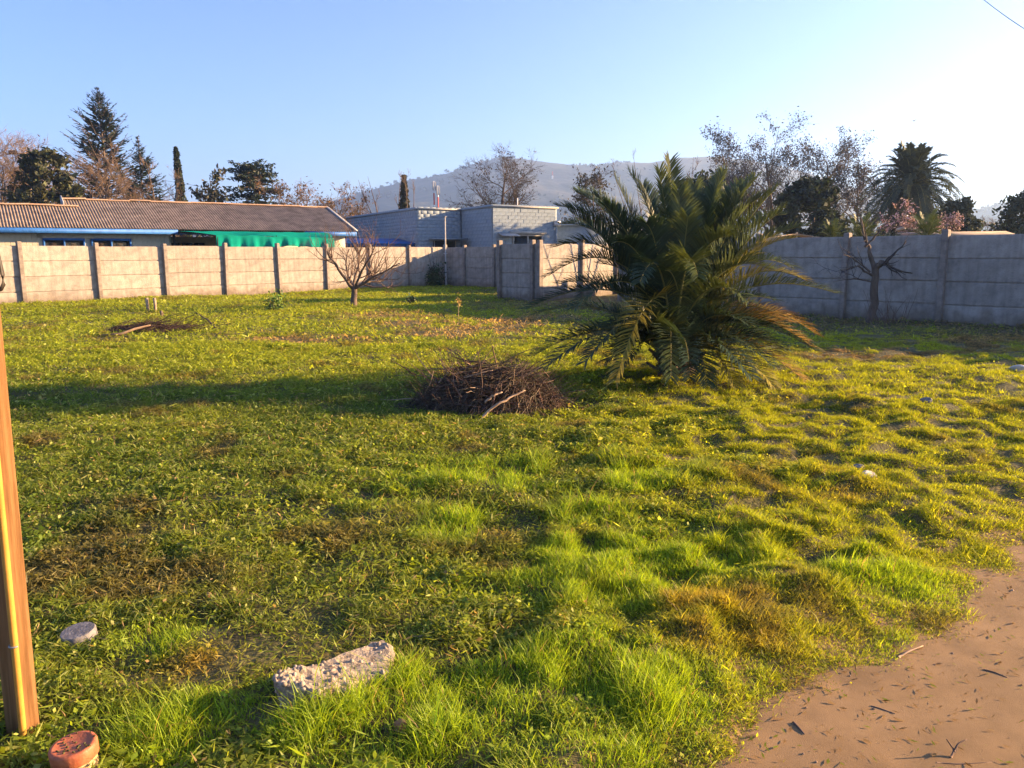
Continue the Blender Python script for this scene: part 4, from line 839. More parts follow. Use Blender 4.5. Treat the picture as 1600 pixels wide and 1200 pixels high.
n = 380; th = r.uniform(0, 6.283, n); q = np.sqrt(r.uniform(0.1, 1, n)); P0 = np.stack([q * np.cos(th) * ex_ * 0.95, q * np.sin(th) * ey_ * 0.95, 0.40 * (1 - q ** 2)], 1)
P, Rr = grow(r, P0, np.stack([np.cos(th) + 0.4, np.sin(th) * 0.5, r.uniform(0.15, 1.0, n)], 1), r.uniform(0.15, 0.5, n), r.uniform(0.002, 0.0045, n), 5, 0.13, 0.02, 0.4)
tag(MB().tubes(P, Rr, 3).build('loose_twigs', M['brush'], br, True), kind='stuff')
n = 90; th = r.uniform(0, 6.283, n); q = np.sqrt(r.uniform(0.05, 1, n)); D = np.stack([r.normal(0.5, 1, n), r.normal(0, 0.7, n), r.normal(0.12, 0.3, n)], 1)
P, Rr = grow(r, np.stack([q * np.cos(th) * ex_ * 0.8 - 0.15, q * np.sin(th) * ey_ * 0.8, 0.40 * (1 - q ** 2) + 0.05], 1), D, r.uniform(0.3, 0.75, n), r.uniform(0.004, 0.009, n), 6, 0.1, -0.02, 0.4); P[..., 2] = np.clip(P[..., 2], 0.02, 0.7)
for k in range(n): MB().tubes(P[k], Rr[k], 5, cap=True).build('branch', M['brushp'] if k % 4 == 0 else M['twig'], br, True)
def branch_px(pts, rad, par, org, mat, name='branch'):
    W = np.array([at(a, b, c) for a, b, c in pts]) - np.array(org); K = 12; s = np.linspace(0, len(W) - 1, K); i = np.minimum(s.astype(int), len(W) - 2); f = (s - i)[:, None]
    P = W[i] * (1 - f) + W[i + 1] * f; P = P + np.random.default_rng(len(pts) + int(pts[0][0])).normal(0, rad * 0.35, P.shape); return MB().tubes(P, np.linspace(rad, rad * 0.45, K), 6, cap=True).build(name, mat, par, True)
o0 = (bp[0], bp[1] + 0.25, bz); y0 = bp[1] + 0.25
branch_px([(752, 656, y0 - 0.75), (770, 636, y0 - 0.72), (800, 620, y0 - 0.62), (820, 610, y0 - 0.52)], 0.017, br, o0, M['brushp'])
branch_px([(757, 628, y0 - 0.62), (772, 618, y0 - 0.62), (784, 613, y0 - 0.58)], 0.014, br, o0, M['brushp'])
branch_px([(725, 590, y0 - 0.3), (750, 583, y0 - 0.3), (770, 578, y0 - 0.25)], 0.006, br, o0, M['brushp'])
branch_px([(795, 598, y0 - 0.3), (812, 580, y0 - 0.25), (826, 562, y0 - 0.2)], 0.009, br, o0, M['brush'])
branch_px([(858, 590, y0), (846, 575, y0 - 0.1), (838, 600, y0 - 0.25)], 0.006, br, o0, M['brush'])
branch_px([(650, 586, y0 + 0.1), (630, 574, y0), (610, 562, y0 - 0.05)][::1], 0.008, br, o0, M['brush'])
branch_px([(760, 568, y0 + 0.15), (722, 562, y0 + 0.15), (705, 556, y0 + 0.15)], 0.009, br, o0, M['brush'])
branch_px([(706, 566, y0 + 0.1), (705, 552, y0 + 0.1), (704, 545, y0 + 0.1)], 0.005, br, o0, M['brush'])
branch_px([(694, 566, y0 + 0.1), (694, 550, y0 + 0.1)], 0.004, br, o0, M['brush'])
branch_px([(730, 575, y0 - 0.1), (722, 555, y0 - 0.1), (714, 545, y0 - 0.1)], 0.005, br, o0, M['brush'])
# smaller pile by the left wall
p = G(232, 522); b2 = thing('brush_pile', 'small low heap of branches on the sunny grass near the left wall', 'brush pile', (p[0], p[1], 0)); n = 420
th = r.uniform(0, 6.283, n); q = np.sqrt(r.uniform(0, 1, n)); D = np.stack([np.ones(n), r.normal(0, 0.5, n), r.normal(0.05, 0.12, n)], 1)
P, Rr = grow(r, np.stack([q * np.cos(th) * 1.0 - 0.1, q * np.sin(th) * 0.6, 0.04 + 0.2 * (1 - q ** 2) * r.uniform(0.3, 1, n)], 1), D, r.uniform(0.3, 1.0, n), r.uniform(0.004, 0.009, n), 5, 0.15, -0.02, 0.4); P[..., 2] = np.clip(P[..., 2], 0.01, 0.4)
tag(MB().tubes(P, Rr, 3).build('twig_mass', M['brush'], b2, True), kind='stuff')
pb = [G(140, 526, 0.05), G(165, 524, 0.10), G(190, 522, 0.13), G(210, 514, 0.2), G(235, 508, 0.25)]
MB().tubes(np.array(pb) - np.array([p[0], p[1], 0]), np.array([0.02, 0.028, 0.03, 0.025, 0.015]), 7, cap=True).build('branch', M['twigw'], b2, True)
pb = [G(305, 488, 0.05), G(325, 500, 0.12), G(345, 522, 0.05)]; MB().tubes(np.array(pb) - np.array([p[0], p[1], 0]), np.array([0.012, 0.02, 0.02]), 6).build('branch', M['brush'], b2, True)
# two stakes and a short stub
for k, (px, lab) in enumerate(((231, 'left one of two short weathered stakes in front of the left wall'), (243, 'right one of two short weathered stakes in front of the left wall'))):
    p = G(px, 489); st = thing('wooden_stake', lab, 'stake', (p[0], p[1], 0), group='pair of stakes')
    MB().tubes(np.array([[0, 0, -0.1], [0.01, 0, 0.2], [0.0, 0, 0.44]]), np.array([0.045, 0.042, 0.045]), 7, cap=True).build('shaft', M['brushp'], st)
p = G(252, 496); o = MB().tubes(np.array([[0, 0, -0.05], [0.02, 0, 0.1], [0.0, 0, 0.18]]), np.array([0.05, 0.045, 0.04]), 7, cap=True).build('stump', M['bark']); o.location = (p[0], p[1], 0); tag(o, 'tiny dark stump beside the two stakes', 'stump')

# pruned fruit tree in the grass
def limbs_tree(name, label, px, py, trunk, limbs, seed, n2=5, n3=5, n4=0, tlen=0.9, up=0.16, twig='twigw', tw_r=0.006, ang=(0.5, 1.1), wob=0.16):
    r = np.random.default_rng(seed); b = G(px, py); root = thing(name, label, 'tree', (b[0], b[1], hz_(b[0], b[1]))); d = b[1]
    org = np.array([b[0], b[1], hz_(b[0], b[1])])
    def path(pts): return np.array([at(a, c, d + dd) for a, c, dd in pts]) - org
    big, fine = MB(), MB()
    def smooth(W, K=9):
        s = np.linspace(0, len(W) - 1, K); i = np.minimum(s.astype(int), len(W) - 2); f = (s - i)[:, None]; return W[i] * (1 - f) + W[i + 1] * f
    Tm = path(trunk[0]); K = 8; P = smooth(Tm, K) + r.normal(0, trunk[1] * 0.12, (K, 3)); P[0, 2] = -0.05
    MB().tubes(P, np.linspace(trunk[1], trunk[2], K), 9, cap=True).build('trunk', M['bark'], root, True)
    LP, LR = [], []
    for pts, ra, rb in limbs:
        P = smooth(path(pts)) + r.normal(0, ra * 0.3, (9, 3)); LP.append(P); LR.append(np.linspace(ra, rb, 9)); MB().tubes(P, LR[-1], 6).build('limb', M['bark'], root, True)
    LP, LR = np.array(LP), np.array(LR)
    p2, d2, r2, t2 = spawn(r, LP, LR, n2, 0.15, 1.0, ang[0], ang[1], 0.55); L2 = tlen * r.uniform(0.5, 1.1, len(t2)); P2, R2 = grow(r, p2, d2, L2, np.maximum(r2, tw_r * 1.4), 6, wob, up, 0.3); fine.tubes(P2, R2, 4)
    p3, d3, r3, t3 = spawn(r, P2, R2, n3, 0.1, 1.0, 0.4, 1.0, 0.6); L3 = tlen * 0.5 * r.uniform(0.4, 1.1, len(t3)); P3, R3 = grow(r, p3, d3, L3, np.maximum(r3, tw_r), 4, wob, up, 0.4); fine.tubes(P3, R3, 3)
    if n4: p4, d4, r4, t4 = spawn(r, P3, R3, n4, 0.1, 1.0, 0.4, 1.0, 0.7); P4, R4 = grow(r, p4, d4, tlen * 0.25 * r.uniform(0.4, 1.1, len(t4)), np.maximum(r4, tw_r * 0.8), 3, wob, up, 0.4); fine.tubes(P4, R4, 3)
    fine.build('twigs', M[twig], root, True); return root
limbs_tree('fruit_tree', 'pruned leafless fruit tree standing in the grass before the far corner', 553, 481, ([(553, 481, 0), (553, 465, 0), (553, 450, 0)], 0.115, 0.085),
    [([(552, 452, 0), (535, 432, -.2), (522, 410, -.4), (512, 395, -.5)], 0.06, 0.018), ([(553, 450, 0), (556, 430, .3), (562, 405, .5), (558, 385, .6)], 0.055, 0.016), ([(554, 451, 0), (575, 438, -.3), (600, 425, -.6), (625, 412, -.8)], 0.055, 0.014),
     ([(553, 450, 0), (570, 440, .4), (590, 441, .8), (612, 436, 1.)], 0.05, 0.014), ([(553, 451, 0), (545, 435, .6), (540, 410, 1.), (545, 390, 1.2)], 0.045, 0.014), ([(554, 450, 0), (565, 425, -.5), (580, 400, -.8), (590, 378, -.9)], 0.045, 0.012)], 91, 11, 6, 0, 1.2, twig='twig', tw_r=0.005)
limbs_tree('dead_tree', 'gnarled bare dead tree with a cut limb against the right wall', 1357, 504, ([(1356, 504, 0), (1368, 478, 0), (1364, 450, 0), (1369, 430, 0), (1366, 415, 0)], 0.095, 0.078),
    [([(1366, 418, 0), (1358, 395, 0), (1350, 370, .1), (1346, 340, .2)], 0.065, 0.012), ([(1368, 418, 0), (1376, 412, -.1), (1386, 411, -.15)], 0.07, 0.062), ([(1352, 385, 0), (1365, 372, -.1), (1378, 358, -.2)], 0.035, 0.01), ([(1362, 430, 0), (1340, 415, -.3), (1318, 422, -.5)], 0.03, 0.008),
     ([(1360, 425, 0), (1335, 405, -.2), (1318, 398, -.4)], 0.025, 0.007), ([(1360, 440, 0), (1335, 435, -.3), (1300, 440, -.6)], 0.02, 0.006)], 92, 4, 3, 0, 0.7, up=0.06, twig='twigd', tw_r=0.0045)
# suckers at the foot of the dead tree
p = G(1385, 507); sk_ = thing('bare_shrub', 'low dry suckers at the foot of the dead tree', 'shrub', (p[0], p[1], 0)); r = np.random.default_rng(8); n = 26
P, Rr = grow(r, r.normal(0, 0.12, (n, 3)) * [1.6, 1, 0], np.stack([r.normal(0.1, 0.4, n), r.normal(0, 0.3, n), np.ones(n)], 1), r.uniform(0.3, 0.9, n), np.full(n, 0.008), 6, 0.1, 0.02); MB().tubes(P, Rr, 4).build('stems', M['twig'], sk_, True)
# leafy sapling in the far corner, small green shrub, seedling
def shrub(name, label, px, py, H, W, seed, col, n=900, lsize=0.06, stems=9, tall=0):
    r = np.random.default_rng(seed); p = G(px, py); root = thing(name, label, 'shrub', (p[0], p[1], hz_(p[0], p[1]))); k = stems
    P, Rr = grow(r, r.normal(0, 0.05, (k, 3)) * [1, 1, 0], np.stack([r.normal(0, 0.3, k), r.normal(0, 0.3, k), np.ones(k)], 1), H * r.uniform(0.6, 1, k), np.full(k, 0.012), 7, 0.09, 0.04); fb = MB().tubes(P, Rr, 4)
    if tall: P2, R2 = grow(r, r.normal(0, 0.06, (tall, 3)) * [1, 1, 0], np.stack([r.normal(0, 0.12, tall), r.normal(0, 0.1, tall), np.ones(tall)], 1), H * r.uniform(1.6, 2.3, tall), np.full(tall, 0.02), 8, 0.05, 0.03); fb.tubes(P2, R2, 4)
    fb.build('stems', M['bark'], root, True); mb = MB()
    C = P.reshape(-1, 3)[r.integers(0, k * 7, n)] + r.normal(0, W * 0.22, (n, 3)); C[:, 2] = np.abs(C[:, 2]) + 0.02; leaf_quads(r, mb, C, lsize, col, 0.3); mb.build('foliage', M['leafc'], root); return root
shrub('leafy_sapling', 'dark leafy sapling with tall thin stems in the far corner', 678, 448, 1.0, 1.0, 71, (0.04, 0.07, 0.03), 1300, 0.07, 9, 3)
shrub('small_shrub', 'small bright green shrub alone in the grass before the left wall', 430, 489, 0.5, 0.55, 72, (0.10, 0.17, 0.03), 420, 0.045)
shrub('small_shrub', 'dark little plant in the shade between the fruit tree and the far corner', 642, 476, 0.3, 0.4, 73, (0.03, 0.06, 0.03), 120, 0.06, 5)
# dry stalk
p = G(716, 500); ds = thing('dry_stalk', 'lone tall dry yellow seed stalk in front of the short wall stub', 'stalk', (p[0], p[1], 0)); hh_ = at(717, 470, p[1])[2]
MB().tubes(np.array([[0, 0, 0], [0.01, 0, hh_ * .5], [0.03, 0, hh_]]), np.array([0.009, 0.008, 0.006]), 5).build('stem', M['brushp'], ds)
mb = MB(); leaf_quads(r, mb, np.array([[0.03, 0, hh_]]) + r.normal(0, 1, (60, 3)) * [0.03, 0.03, 0.07], 0.03, (0.45, 0.30, 0.08)); mb.build('seed_head', M['leafc'], ds)

# antenna masts, utility pole, wires, bird
M['red'] = mat_noise('mast_red', (0.45, 0.06, 0.04), (0.55, 0.10, 0.06), 1, 0.6); M['white'] = mat_noise('mast_white', (0.7, 0.7, 0.7), (0.8, 0.8, 0.8), 1, 0.6)
for px, yt, lab in ((680, 283, 'left one of two thin antenna masts behind the blue building'), (686, 290, 'right one of two thin antenna masts behind the blue building')):
    p = at(px, 390, 150); H = at(px, yt, 150)[2]; an = thing('antenna_mast', lab, 'antenna mast', (p[0], p[1], 0), group='twin antenna masts')
    for k in range(7): MB().tubes(np.array([[0, 0, H * k / 7], [0, 0, H * (k + 1) / 7]]), np.array([0.13, 0.13]), 8).build('mast_section', M['red'] if k % 2 else M['white'], an)
    for k in range(3): MB().box((0.28 * math.cos(k * 2.1), 0.28 * math.sin(k * 2.1), H - 0.9), (0.16, 0.16, 1.6)).build('antenna_panel', M['verge'], an)
p = at(863, 300, 1420); H0 = at(863, 302, 1420)[2]; H1 = at(863, 268, 1420)[2]; an = thing('lattice_tower', 'distant red and white lattice tower on the hillside', 'tower', (p[0], p[1], H0 - 6)); Hh = H1 - H0 + 6
for k in range(6):
    mb = MB(); z0, z1 = Hh * k / 6, Hh * (k + 1) / 6; w0, w1 = 2.6 * (1 - 0.13 * k), 2.6 * (1 - 0.13 * (k + 1)); cs = [(-1, -1), (1, -1), (1, 1), (-1, 1)]
    for a in range(4):
        b = (a + 1) % 4; A0 = np.array([cs[a][0] * w0, cs[a][1] * w0, z0]); A1 = np.array([cs[a][0] * w1, cs[a][1] * w1, z1]); B1 = np.array([cs[b][0] * w1, cs[b][1] * w1, z1]); B0 = np.array([cs[b][0] * w0, cs[b][1] * w0, z0])
        for s_, e_ in ((A0, A1), (A0, B1), (B0, A1), (A1, B1)): mb.tubes(np.array([s_, e_]), np.array([0.2, 0.2]), 4)
    mb.build('lattice_section', M['red'] if k % 2 else M['white'], an)
p = at(57, 390, 60); H = at(57, 238, 60)[2]; up_ = thing('utility_pole', 'tan utility pole top standing above the dark evergreen on the left', 'pole', (p[0], p[1], 0))
MB().tubes(np.array([[0, 0, 0], [0, 0, H]]), np.array([0.16, 0.13]), 10, cap=True).build('shaft', M['tanroof'], up_); MB().tubes(np.array([[0, -0.05, H - 0.65], [0, -0.05, H - 0.05]]), np.array([0.24, 0.24]), 12, cap=True).build('transformer', M['tanroof'], up_)
MB().box((-0.75, 0, H - 0.1), (1.6, 0.1, 0.1)).build('crossarm', M['bark'], up_); MB().box((-1.0, 0, H + 0.02), (0.5, 0.3, 0.25)).build('switch_box', M['dark'], up_)
def wire(label, A, B, sag, rad):
    s = np.linspace(0, 1, 40)[:, None]; P = A * (1 - s) + B * s; P[:, 2] -= sag * 4 * s[:, 0] * (1 - s[:, 0]); o = MB().tubes(P, np.full(40, rad), 5).build('power_line', M['black']); return tag(o, label, 'wire')
top = np.array([p[0], p[1], H])
wire('thin sagging wire from the utility pole past the conifers', top, at(560, 318, 75), 0.6, 0.012)
wire('thin wire running left from the utility pole', top + [0, 0, -0.2], at(-300, 250, 46), 0.5, 0.012)
wire('twisted cable crossing the top right corner of the sky', at(1490, -42, 14), at(1720, 104, 12), 0.15, 0.0055)
def bird(label, px, py, d):
    p = at(px, py, d); b = thing('bird', label, 'bird', tuple(p), 0.4)
    MB().tubes(np.array([[-0.14, 0, 0], [-0.08, 0, 0.01], [0, 0, 0.015], [0.08, 0, 0.01], [0.15, 0, 0]]), np.array([0.012, 0.035, 0.045, 0.035, 0.006]), 8).build('body', M['black'], b, True)
    for s_ in (-1, 1): MB().add([[0.06, 0.03 * s_, 0.02], [-0.06, 0.03 * s_, 0.02], [-0.08, 0.3 * s_, 0.07], [0.02, 0.26 * s_, 0.08], [0.06, 0.03 * s_, 0.03], [-0.06, 0.03 * s_, 0.03], [-0.08, 0.3 * s_, 0.075], [0.02, 0.26 * s_, 0.086]], [[0, 1, 2, 3], [7, 6, 5, 4]]).build('wing', M['black'], b)
bird('small dark bird flying in the pale sky right of the tall trees', 1428, 189, 70)

# twigs on the dirt
def twig(label, pts, rad, mat='brushp'):
    W = np.array([G(a, b, c) for a, b, c in pts]); W[:, 2] += height(W[:, 0], W[:, 1]); c = W.mean(0); s = np.linspace(0, len(W) - 1, 8); i = np.minimum(s.astype(int), len(W) - 2); f = (s - i)[:, None]
    P = W[i] * (1 - f) + W[i + 1] * f - c; return P, c, rad
def twig_thing(label, paths, rad, mat='twig'):
    tw = None
    for pts in paths:
        P, c, _ = twig('', pts, rad)
        if tw is None: tw = thing('twig', label, 'twig', tuple(c)); c0 = c
        MB().tubes(P + (c - c0), np.linspace(rad, rad * 0.5, 8), 6, cap=True).build('stick', M[mat], tw, True)
twig_thing('forked twig standing out on the dirt in the lower right corner', [[(1487, 1172, 0.006), (1492, 1160, 0.02), (1480, 1143, 0.05)], [(1492, 1162, 0.018), (1498, 1150, 0.035), (1512, 1143, 0.04)]], 0.004)
twig_thing('long thin stick lying below the forked twig on the dirt', [[(1465, 1180, 0.005), (1500, 1182, 0.006), (1552, 1178, 0.005)]], 0.0035)
twig_thing('pale stick at the edge of the grass and the dirt', [[(1405, 1018, 0.006), (1420, 1008, 0.02), (1443, 1000, 0.01)]], 0.005, 'brushp')
twig_thing('dark stick lying on the dirt near the right photo edge', [[(1538, 1036, 0.006), (1556, 1040, 0.007), (1575, 1048, 0.006)]], 0.004)
twig_thing('short thick dark stick on the dirt beside the front grass tuft', [[(1240, 1118, 0.006), (1250, 1127, 0.007), (1258, 1136, 0.006)]], 0.006)
twig_thing('thin dark stick on the dirt right of the front grass tuft', [[(1362, 1092, 0.006), (1382, 1098, 0.006), (1400, 1104, 0.006)]], 0.0035)

# ================================================================== GRASS
r = np.random.default_rng(2024)
def blobs(x, y, lst):
    s = np.zeros_like(x)
    for px, py, rx, ry in lst:
        c = G(px, py); s = np.maximum(s, np.exp(-(((x - c[0]) / rx) ** 2 + ((y - c[1]) / ry) ** 2)))
    return s
LUSH = [(330, 1150, .42, .22), (250, 1010, .16, .14), (560, 1165, .55, .25), (640, 1010, .12, .16), (900, 1060, .7, .35), (1090, 1130, .3, .25), (860, 770, 1.0, .8), (1380, 905, .4, .3), (950, 900, .8, .5), (1000, 1190, .45, .2), (720, 1100, .4, .3), (780, 830, .5, .4), (1450, 1020, .2, .2)]
DRY = [(1050, 960, .38, .2), (1130, 1010, .25, .14), (1270, 765, .35, .3), (300, 1050, .2, .12)]
STRAW = [(700, 512, 1.5, 1.0), (610, 497, 1.3, 1.2), (780, 520, 1.1, 1.0), (820, 505, 1.5, 1.5), (690, 525, 0.8, 0.7), (480, 535, 1.4, .5), (1420, 555, 1.6, .7), (1330, 560, .8, .5), (1560, 540, 1.5, 1.2)]
CLEAR = [(cap_.location[0], cap_.location[1], .085), (pl.location[0], pl.location[1], .078), (ctr[0], ctr[1], .06)]
slab_poly = outl[:, :2]
def in_poly(x, y, poly):
    c = np.zeros(len(x), bool); j = len(poly) - 1
    for i in range(len(poly)):
        xi, yi = poly[i]; xj, yj = poly[j]; c ^= ((yi > y) != (yj > y)) & (x < (xj - xi) * (y - yi) / (yj - yi + 1e-12) + xi); j = i
    return c
def sample(y0, y1, dens):
    A = 0.80 * (y1 ** 2 - y0 ** 2) + 2.4 * (y1 - y0); n = int(A * dens)
    y = np.sqrt(r.uniform(y0 ** 2, y1 ** 2, int(n * 1.0))); x = r.uniform(-1, 1, n) * (0.80 * y + 1.2)
    return x, y
C_LUSH = np.array([0.29, 0.41, 0.02]); C_WEED = np.array([0.21, 0.26, 0.03]); C_YEL = np.array([0.48, 0.50, 0.015]); C_PALE = np.array([0.36, 0.38, 0.11]); C_STRAW = np.array([0.42, 0.29, 0.13]); C_DRY = np.array([0.42, 0.24, 0.05]); C_DARK = np.array([0.08, 0.14, 0.02]); C_MULCH = np.array([0.20, 0.165, 0.12])
def grass_zone(mb, y0, y1, dens, seg, wscale, hscale, leaf_part, rightonly=False):
    x, y = sample(y0, y1, dens)
    if rightonly: k = x / (y + 0.5) > 0.02; x, y = x[k], y[k]
    u = x * u2[0] + y * u2[1]; keep = (u < 20.6 + 0 * x) | ((x < STUB_B[0] - 0.2) & (u < 27.5)); vv = x * v2[0] + y * v2[1]; keep &= vv > (LW0 @ v2) + 0.12
    keep &= ~((x > 3.0) & (((x - RW_A[0]) * rd[1] - (y - RW_A[1]) * rd[0]) < 0.1))
    sd = path_sd(x, y); pk = 1 - sstep(-0.10, 0.05, sd); keep &= r.random(len(x)) < pk + 0.002
    for a, b, c in CLEAR: keep &= np.hypot(x - a, y - b) > c
    keep &= ~in_poly(x, y, slab_poly)
    patch = fbm(x * 1.1, y * 1.1, 41, 4); fine = vnoise(x * 7, y * 7, 43)
    keep &= r.random(len(x)) < np.clip(0.35 + 1.6 * (fine * 0.6 + patch * 0.7 - 0.35) + 0.9 * sstep(0.02, 0.3, x / (y + 0.5)), 0.15, 1)
    x, y = x[keep], y[keep]; patch = patch[keep]; fine = fine[keep]; sd = sd[keep]; n = len(x); u = x * u2[0] + y * u2[1]
    z = height(x, y)
    lush = np.clip(blobs(x, y, LUSH) * 1.5 * sstep(0.32, 0.55, fbm(x * 2.3, y * 2.3, 47, 3)), 0, 1); dry = np.clip(blobs(x, y, DRY) * 1.3 * sstep(0.3, 0.6, fbm(x * 3.3, y * 3.3, 48, 3)), 0, 1); straw = np.clip(blobs(x, y, STRAW) * 1.9 * sstep(0.33, 0.55, fbm(x * 1.9, y * 1.9, 49, 3)), 0, 1)
    right = sstep(0.02, 0.30, x / (y + 0.5) + (patch - 0.5) * 0.5) * (1 - sstep(14, 18, u))
    mulch = sstep(15.0, 17.5, u + (patch - 0.5) * 5) * sstep(-3, 1.5, x + (patch - 0.5) * 5)
    tone = np.exp(r.normal(0, 0.22, n))[:, None]
    def mixc(c, w, k): return c * (1 - w[:, None]) + k * w[:, None]
    c = mixc(np.broadcast_to(C_WEED, (n, 3)), sstep(0.4, 0.65, fbm(x * 0.7, y * 0.7, 51, 3)) * 0.6, C_DARK)
    c = mixc(c, (r.random(n) < 0.16).astype(float), C_PALE); c = mixc(c, right * r.uniform(0.45, 1, n), C_YEL); c = mixc(c, lush * 0.9, C_LUSH); c = mixc(c, dry * 0.6, C_DRY)
    c = mixc(c, (r.random(n) < mulch * 0.75).astype(float), C_MULCH); c = mixc(c, (r.random(n) < straw * 0.95 + 0.03).astype(float), C_STRAW)
    # back turf coloured lighter and yellower to carry the sunlight on it
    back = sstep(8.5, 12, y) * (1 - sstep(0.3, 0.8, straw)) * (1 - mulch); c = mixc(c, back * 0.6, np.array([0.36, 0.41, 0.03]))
    c = mixc(c, sstep(0.60, 0.72, fbm(x * 1.7, y * 1.7, 57, 4)) * 0.6 * (1 - lush), np.array([0.20, 0.13, 0.06]))
    c = c * tone
    edge = sstep(-0.3, 0.0, sd)
    isleaf = r.random(n) < leaf_part * (1 - lush) * (1 - 0.93 * right)
    # upright blades
    b = ~isleaf; m_ = b.sum()
    h = (0.035 + 0.04 * r.random(m_)) * (1 + 0.75 * lush[b]) * (0.7 + 0.6 * fine[b]) * (1 - 0.3 * edge[b]) * hscale * (1 - 0.25 * right[b]) * (1 - 0.4 * mulch[b]) * (1 + 0.6 * straw[b])
    tuft = sstep(0.5, 0.85, vnoise(x[b] * 4.3, y[b] * 4.3, 61)) * (1 - 0.3 * right[b]) + 0.7 * right[b] * sstep(0.5, 0.8, vnoise(x[b] * 9, y[b] * 9, 62)); h *= 0.75 + 0.9 * tuft; h *= np.where(r.random(m_) < 0.03, 1.8, 1.0)
    az_ = r.uniform(0, 6.283, m_); lean = np.abs(r.normal(0.0, 0.42, m_)) + 0.18 + 0.35 * (1 - lush[b]) + 0.7 * np.maximum(straw[b], mulch[b]); bend = r.uniform(0.1, 0.9, m_)
    w_ = (0.0032 + 0.0030 * r.random(m_)) * (1.5 - 0.6 * np.maximum(lush[b], right[b])) * wscale
    dh = np.stack([np.cos(az_), np.sin(az_), 0 * az_], 1); sdv = np.stack([-np.sin(az_), np.cos(az_), 0 * az_], 1); up = np.array([0, 0, 1.0]); p = np.stack([x[b], y[b], z[b] - 0.004], 1)
    mid = p + (h * 0.55)[:, None] * (dh * np.sin(lean)[:, None] + up * np.cos(lean)[:, None]); l2 = np.minimum(lean + bend, 2.0); tip = mid + (h * 0.5)[:, None] * (dh * np.sin(l2)[:, None] + up * np.cos(l2)[:, None])
    sw = sdv * (w_ / 2)[:, None]
    if seg == 2:
        V = np.stack([p - sw, p + sw, mid + sw * 0.85, mid - sw * 0.85, tip], 1); k = (np.arange(m_) * 5)[:, None]; F = np.concatenate([k + [0, 1, 2], k + [0, 2, 3], k + [3, 2, 4]]); nv = 5
    else:
        V = np.stack([p - sw, p + sw, tip], 1); k = (np.arange(m_) * 3)[:, None]; F = k + [0, 1, 2]; nv = 3
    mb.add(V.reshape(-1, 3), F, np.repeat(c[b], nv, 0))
    # leaf bits, clippings and small weed leaves
    q = isleaf; m_ = q.sum()
    if m_:
        zz = z[q] + r.uniform(0.0, 0.05, m_) * hscale ** 0.5; az_ = r.uniform(0, 6.283, m_); el = r.normal(0.15, 0.45, m_)
        clip = r.random(m_) < np.clip(0.25 + 0.9 * fbm(x[q] * 1.5, y[q] * 1.5, 63, 3), 0, 1); szn = (0.55 + 1.0 * fbm(x[q] * 2.2, y[q] * 2.2, 64, 2)) * (1 - 0.45 * right[q])
        ln = np.where(clip, r.uniform(0.015, 0.045, m_), r.uniform(0.008, 0.019, m_)) * wscale ** 0.7; wd = np.where(clip, r.uniform(0.0018, 0.005, m_), ln * r.uniform(0.45, 0.8, m_)) * np.where(clip, wscale ** 0.7, 1)
        a = np.stack([np.cos(az_) * np.cos(el), np.sin(az_) * np.cos(el), np.sin(el)], 1); bvec = nrm(np.cross(a, np.array([0, 0, 1.0]) + r.normal(0, 0.5, (m_, 3))))
        mb.quads(np.stack([x[q], y[q], zz + 0.006], 1), a * (ln * szn)[:, None], bvec * (wd * szn)[:, None], c[q] * np.where(clip, 1.0, 1.1)[:, None])
gm = MB()
GD = 1.0
grass_zone(gm, 1.5, 4.2, 21000 * GD, 2, 0.8, 0.66, 0.5)
grass_zone(gm, 4.2, 8.0, 9000 * GD, 2, 1.1, 0.85, 0.5)
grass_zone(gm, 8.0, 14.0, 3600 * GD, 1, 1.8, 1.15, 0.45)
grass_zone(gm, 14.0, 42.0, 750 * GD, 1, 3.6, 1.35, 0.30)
grass_zone(gm, 2.0, 4.2, 14000, 1, 0.8, 0.6, 0.0, True)
grass_zone(gm, 4.2, 8.0, 9000, 1, 1.0, 0.8, 0.0, True)
grass_zone(gm, 8.0, 15.0, 2600, 1, 1.7, 1.1, 0.0, True)
tag(gm.build('grass', M['grass']), 'rough mown grass and weeds covering the whole plot', 'grass', kind='stuff')
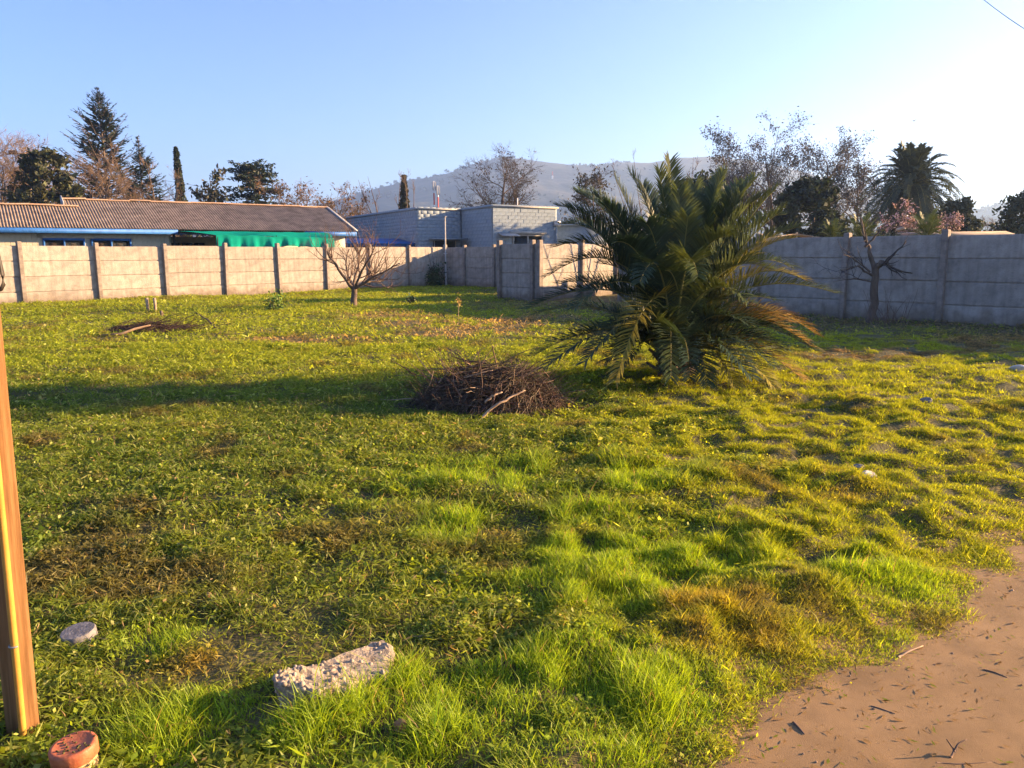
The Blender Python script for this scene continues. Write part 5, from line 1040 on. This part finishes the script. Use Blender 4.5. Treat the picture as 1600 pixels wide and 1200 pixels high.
# clippings scattered over the dirt
n = 16000; y = r.uniform(1.6, 6.5, n); x = r.uniform(0.2, 6.5, n); sd = path_sd(x, y); k = (sd > -0.15) & (r.random(n) < 0.22 + 0.78 * np.exp(-np.clip(sd, 0, 9) / 0.4)); x, y = x[k], y[k]; n = len(x)
az_ = r.uniform(0, 6.283, n); a = np.stack([np.cos(az_), np.sin(az_), r.normal(0, 0.15, n)], 1); ln = r.uniform(0.004, 0.02, n); bvec = nrm(np.cross(a, [0, 0, 1.0])); cm = np.where(r.random((n, 1)) < 0.5, C_STRAW * 0.75, np.where(r.random((n, 1)) < 0.25, C_DRY * 0.35, C_WEED))
mb = MB(); mb.quads(np.stack([x, y, height(x, y) + 0.011], 1), a * ln[:, None], bvec * (ln * r.uniform(0.1, 0.35, n))[:, None], cm); tag(mb.build('dirt_litter', M['grass']), 'dry clippings and leaf bits strewn over the dirt', 'litter', kind='stuff')

# pebbles and clods on the dirt
n = 2600; y = r.uniform(1.6, 6.5, n); x = r.uniform(0.2, 6.5, n); k = path_sd(x, y) > -0.1; x, y = x[k], y[k]; n = len(x); s = 0.0016 + 0.006 * r.random(n) ** 5
ov = np.array([[1, 0, 0], [-1, 0, 0], [0, 1, 0], [0, -1, 0], [0, 0, 1], [0, 0, -1.0]]); of = np.array([[0, 2, 4], [2, 1, 4], [1, 3, 4], [3, 0, 4]])
V = ov[None] * s[:, None, None] * r.uniform(0.6, 1.4, (n, 6, 1)) * [1, 1, 0.7] + np.stack([x, y, height(x, y) + 0.007], 1)[:, None]
mb = MB(); mb.add(V.reshape(-1, 3), (np.arange(n)[:, None, None] * 6 + of[None]).reshape(-1, 3), np.repeat(np.array([0.22, 0.15, 0.10])[None] * np.exp(r.normal(0, 0.4, (n, 1))), 6, 0)); tag(mb.build('dirt_pebbles', M['stick']), 'tiny pebbles and clods scattered on the dirt', 'pebbles', kind='stuff')
# ================================================================== HAZE
m, n, l, o = mat_base('haze_air'); v = n.new('ShaderNodeVolumePrincipled'); v.inputs['Color'].default_value = (0.44, 0.64, 1.0, 1); v.inputs['Density'].default_value = 0.00040; v.inputs['Anisotropy'].default_value = 0.5
l.new(v.outputs[0], o.inputs['Volume'])
hzb = MB().box((0, 1000, 130), (7000, 4600, 290)).build('haze', m); tag(hzb, kind='stuff')
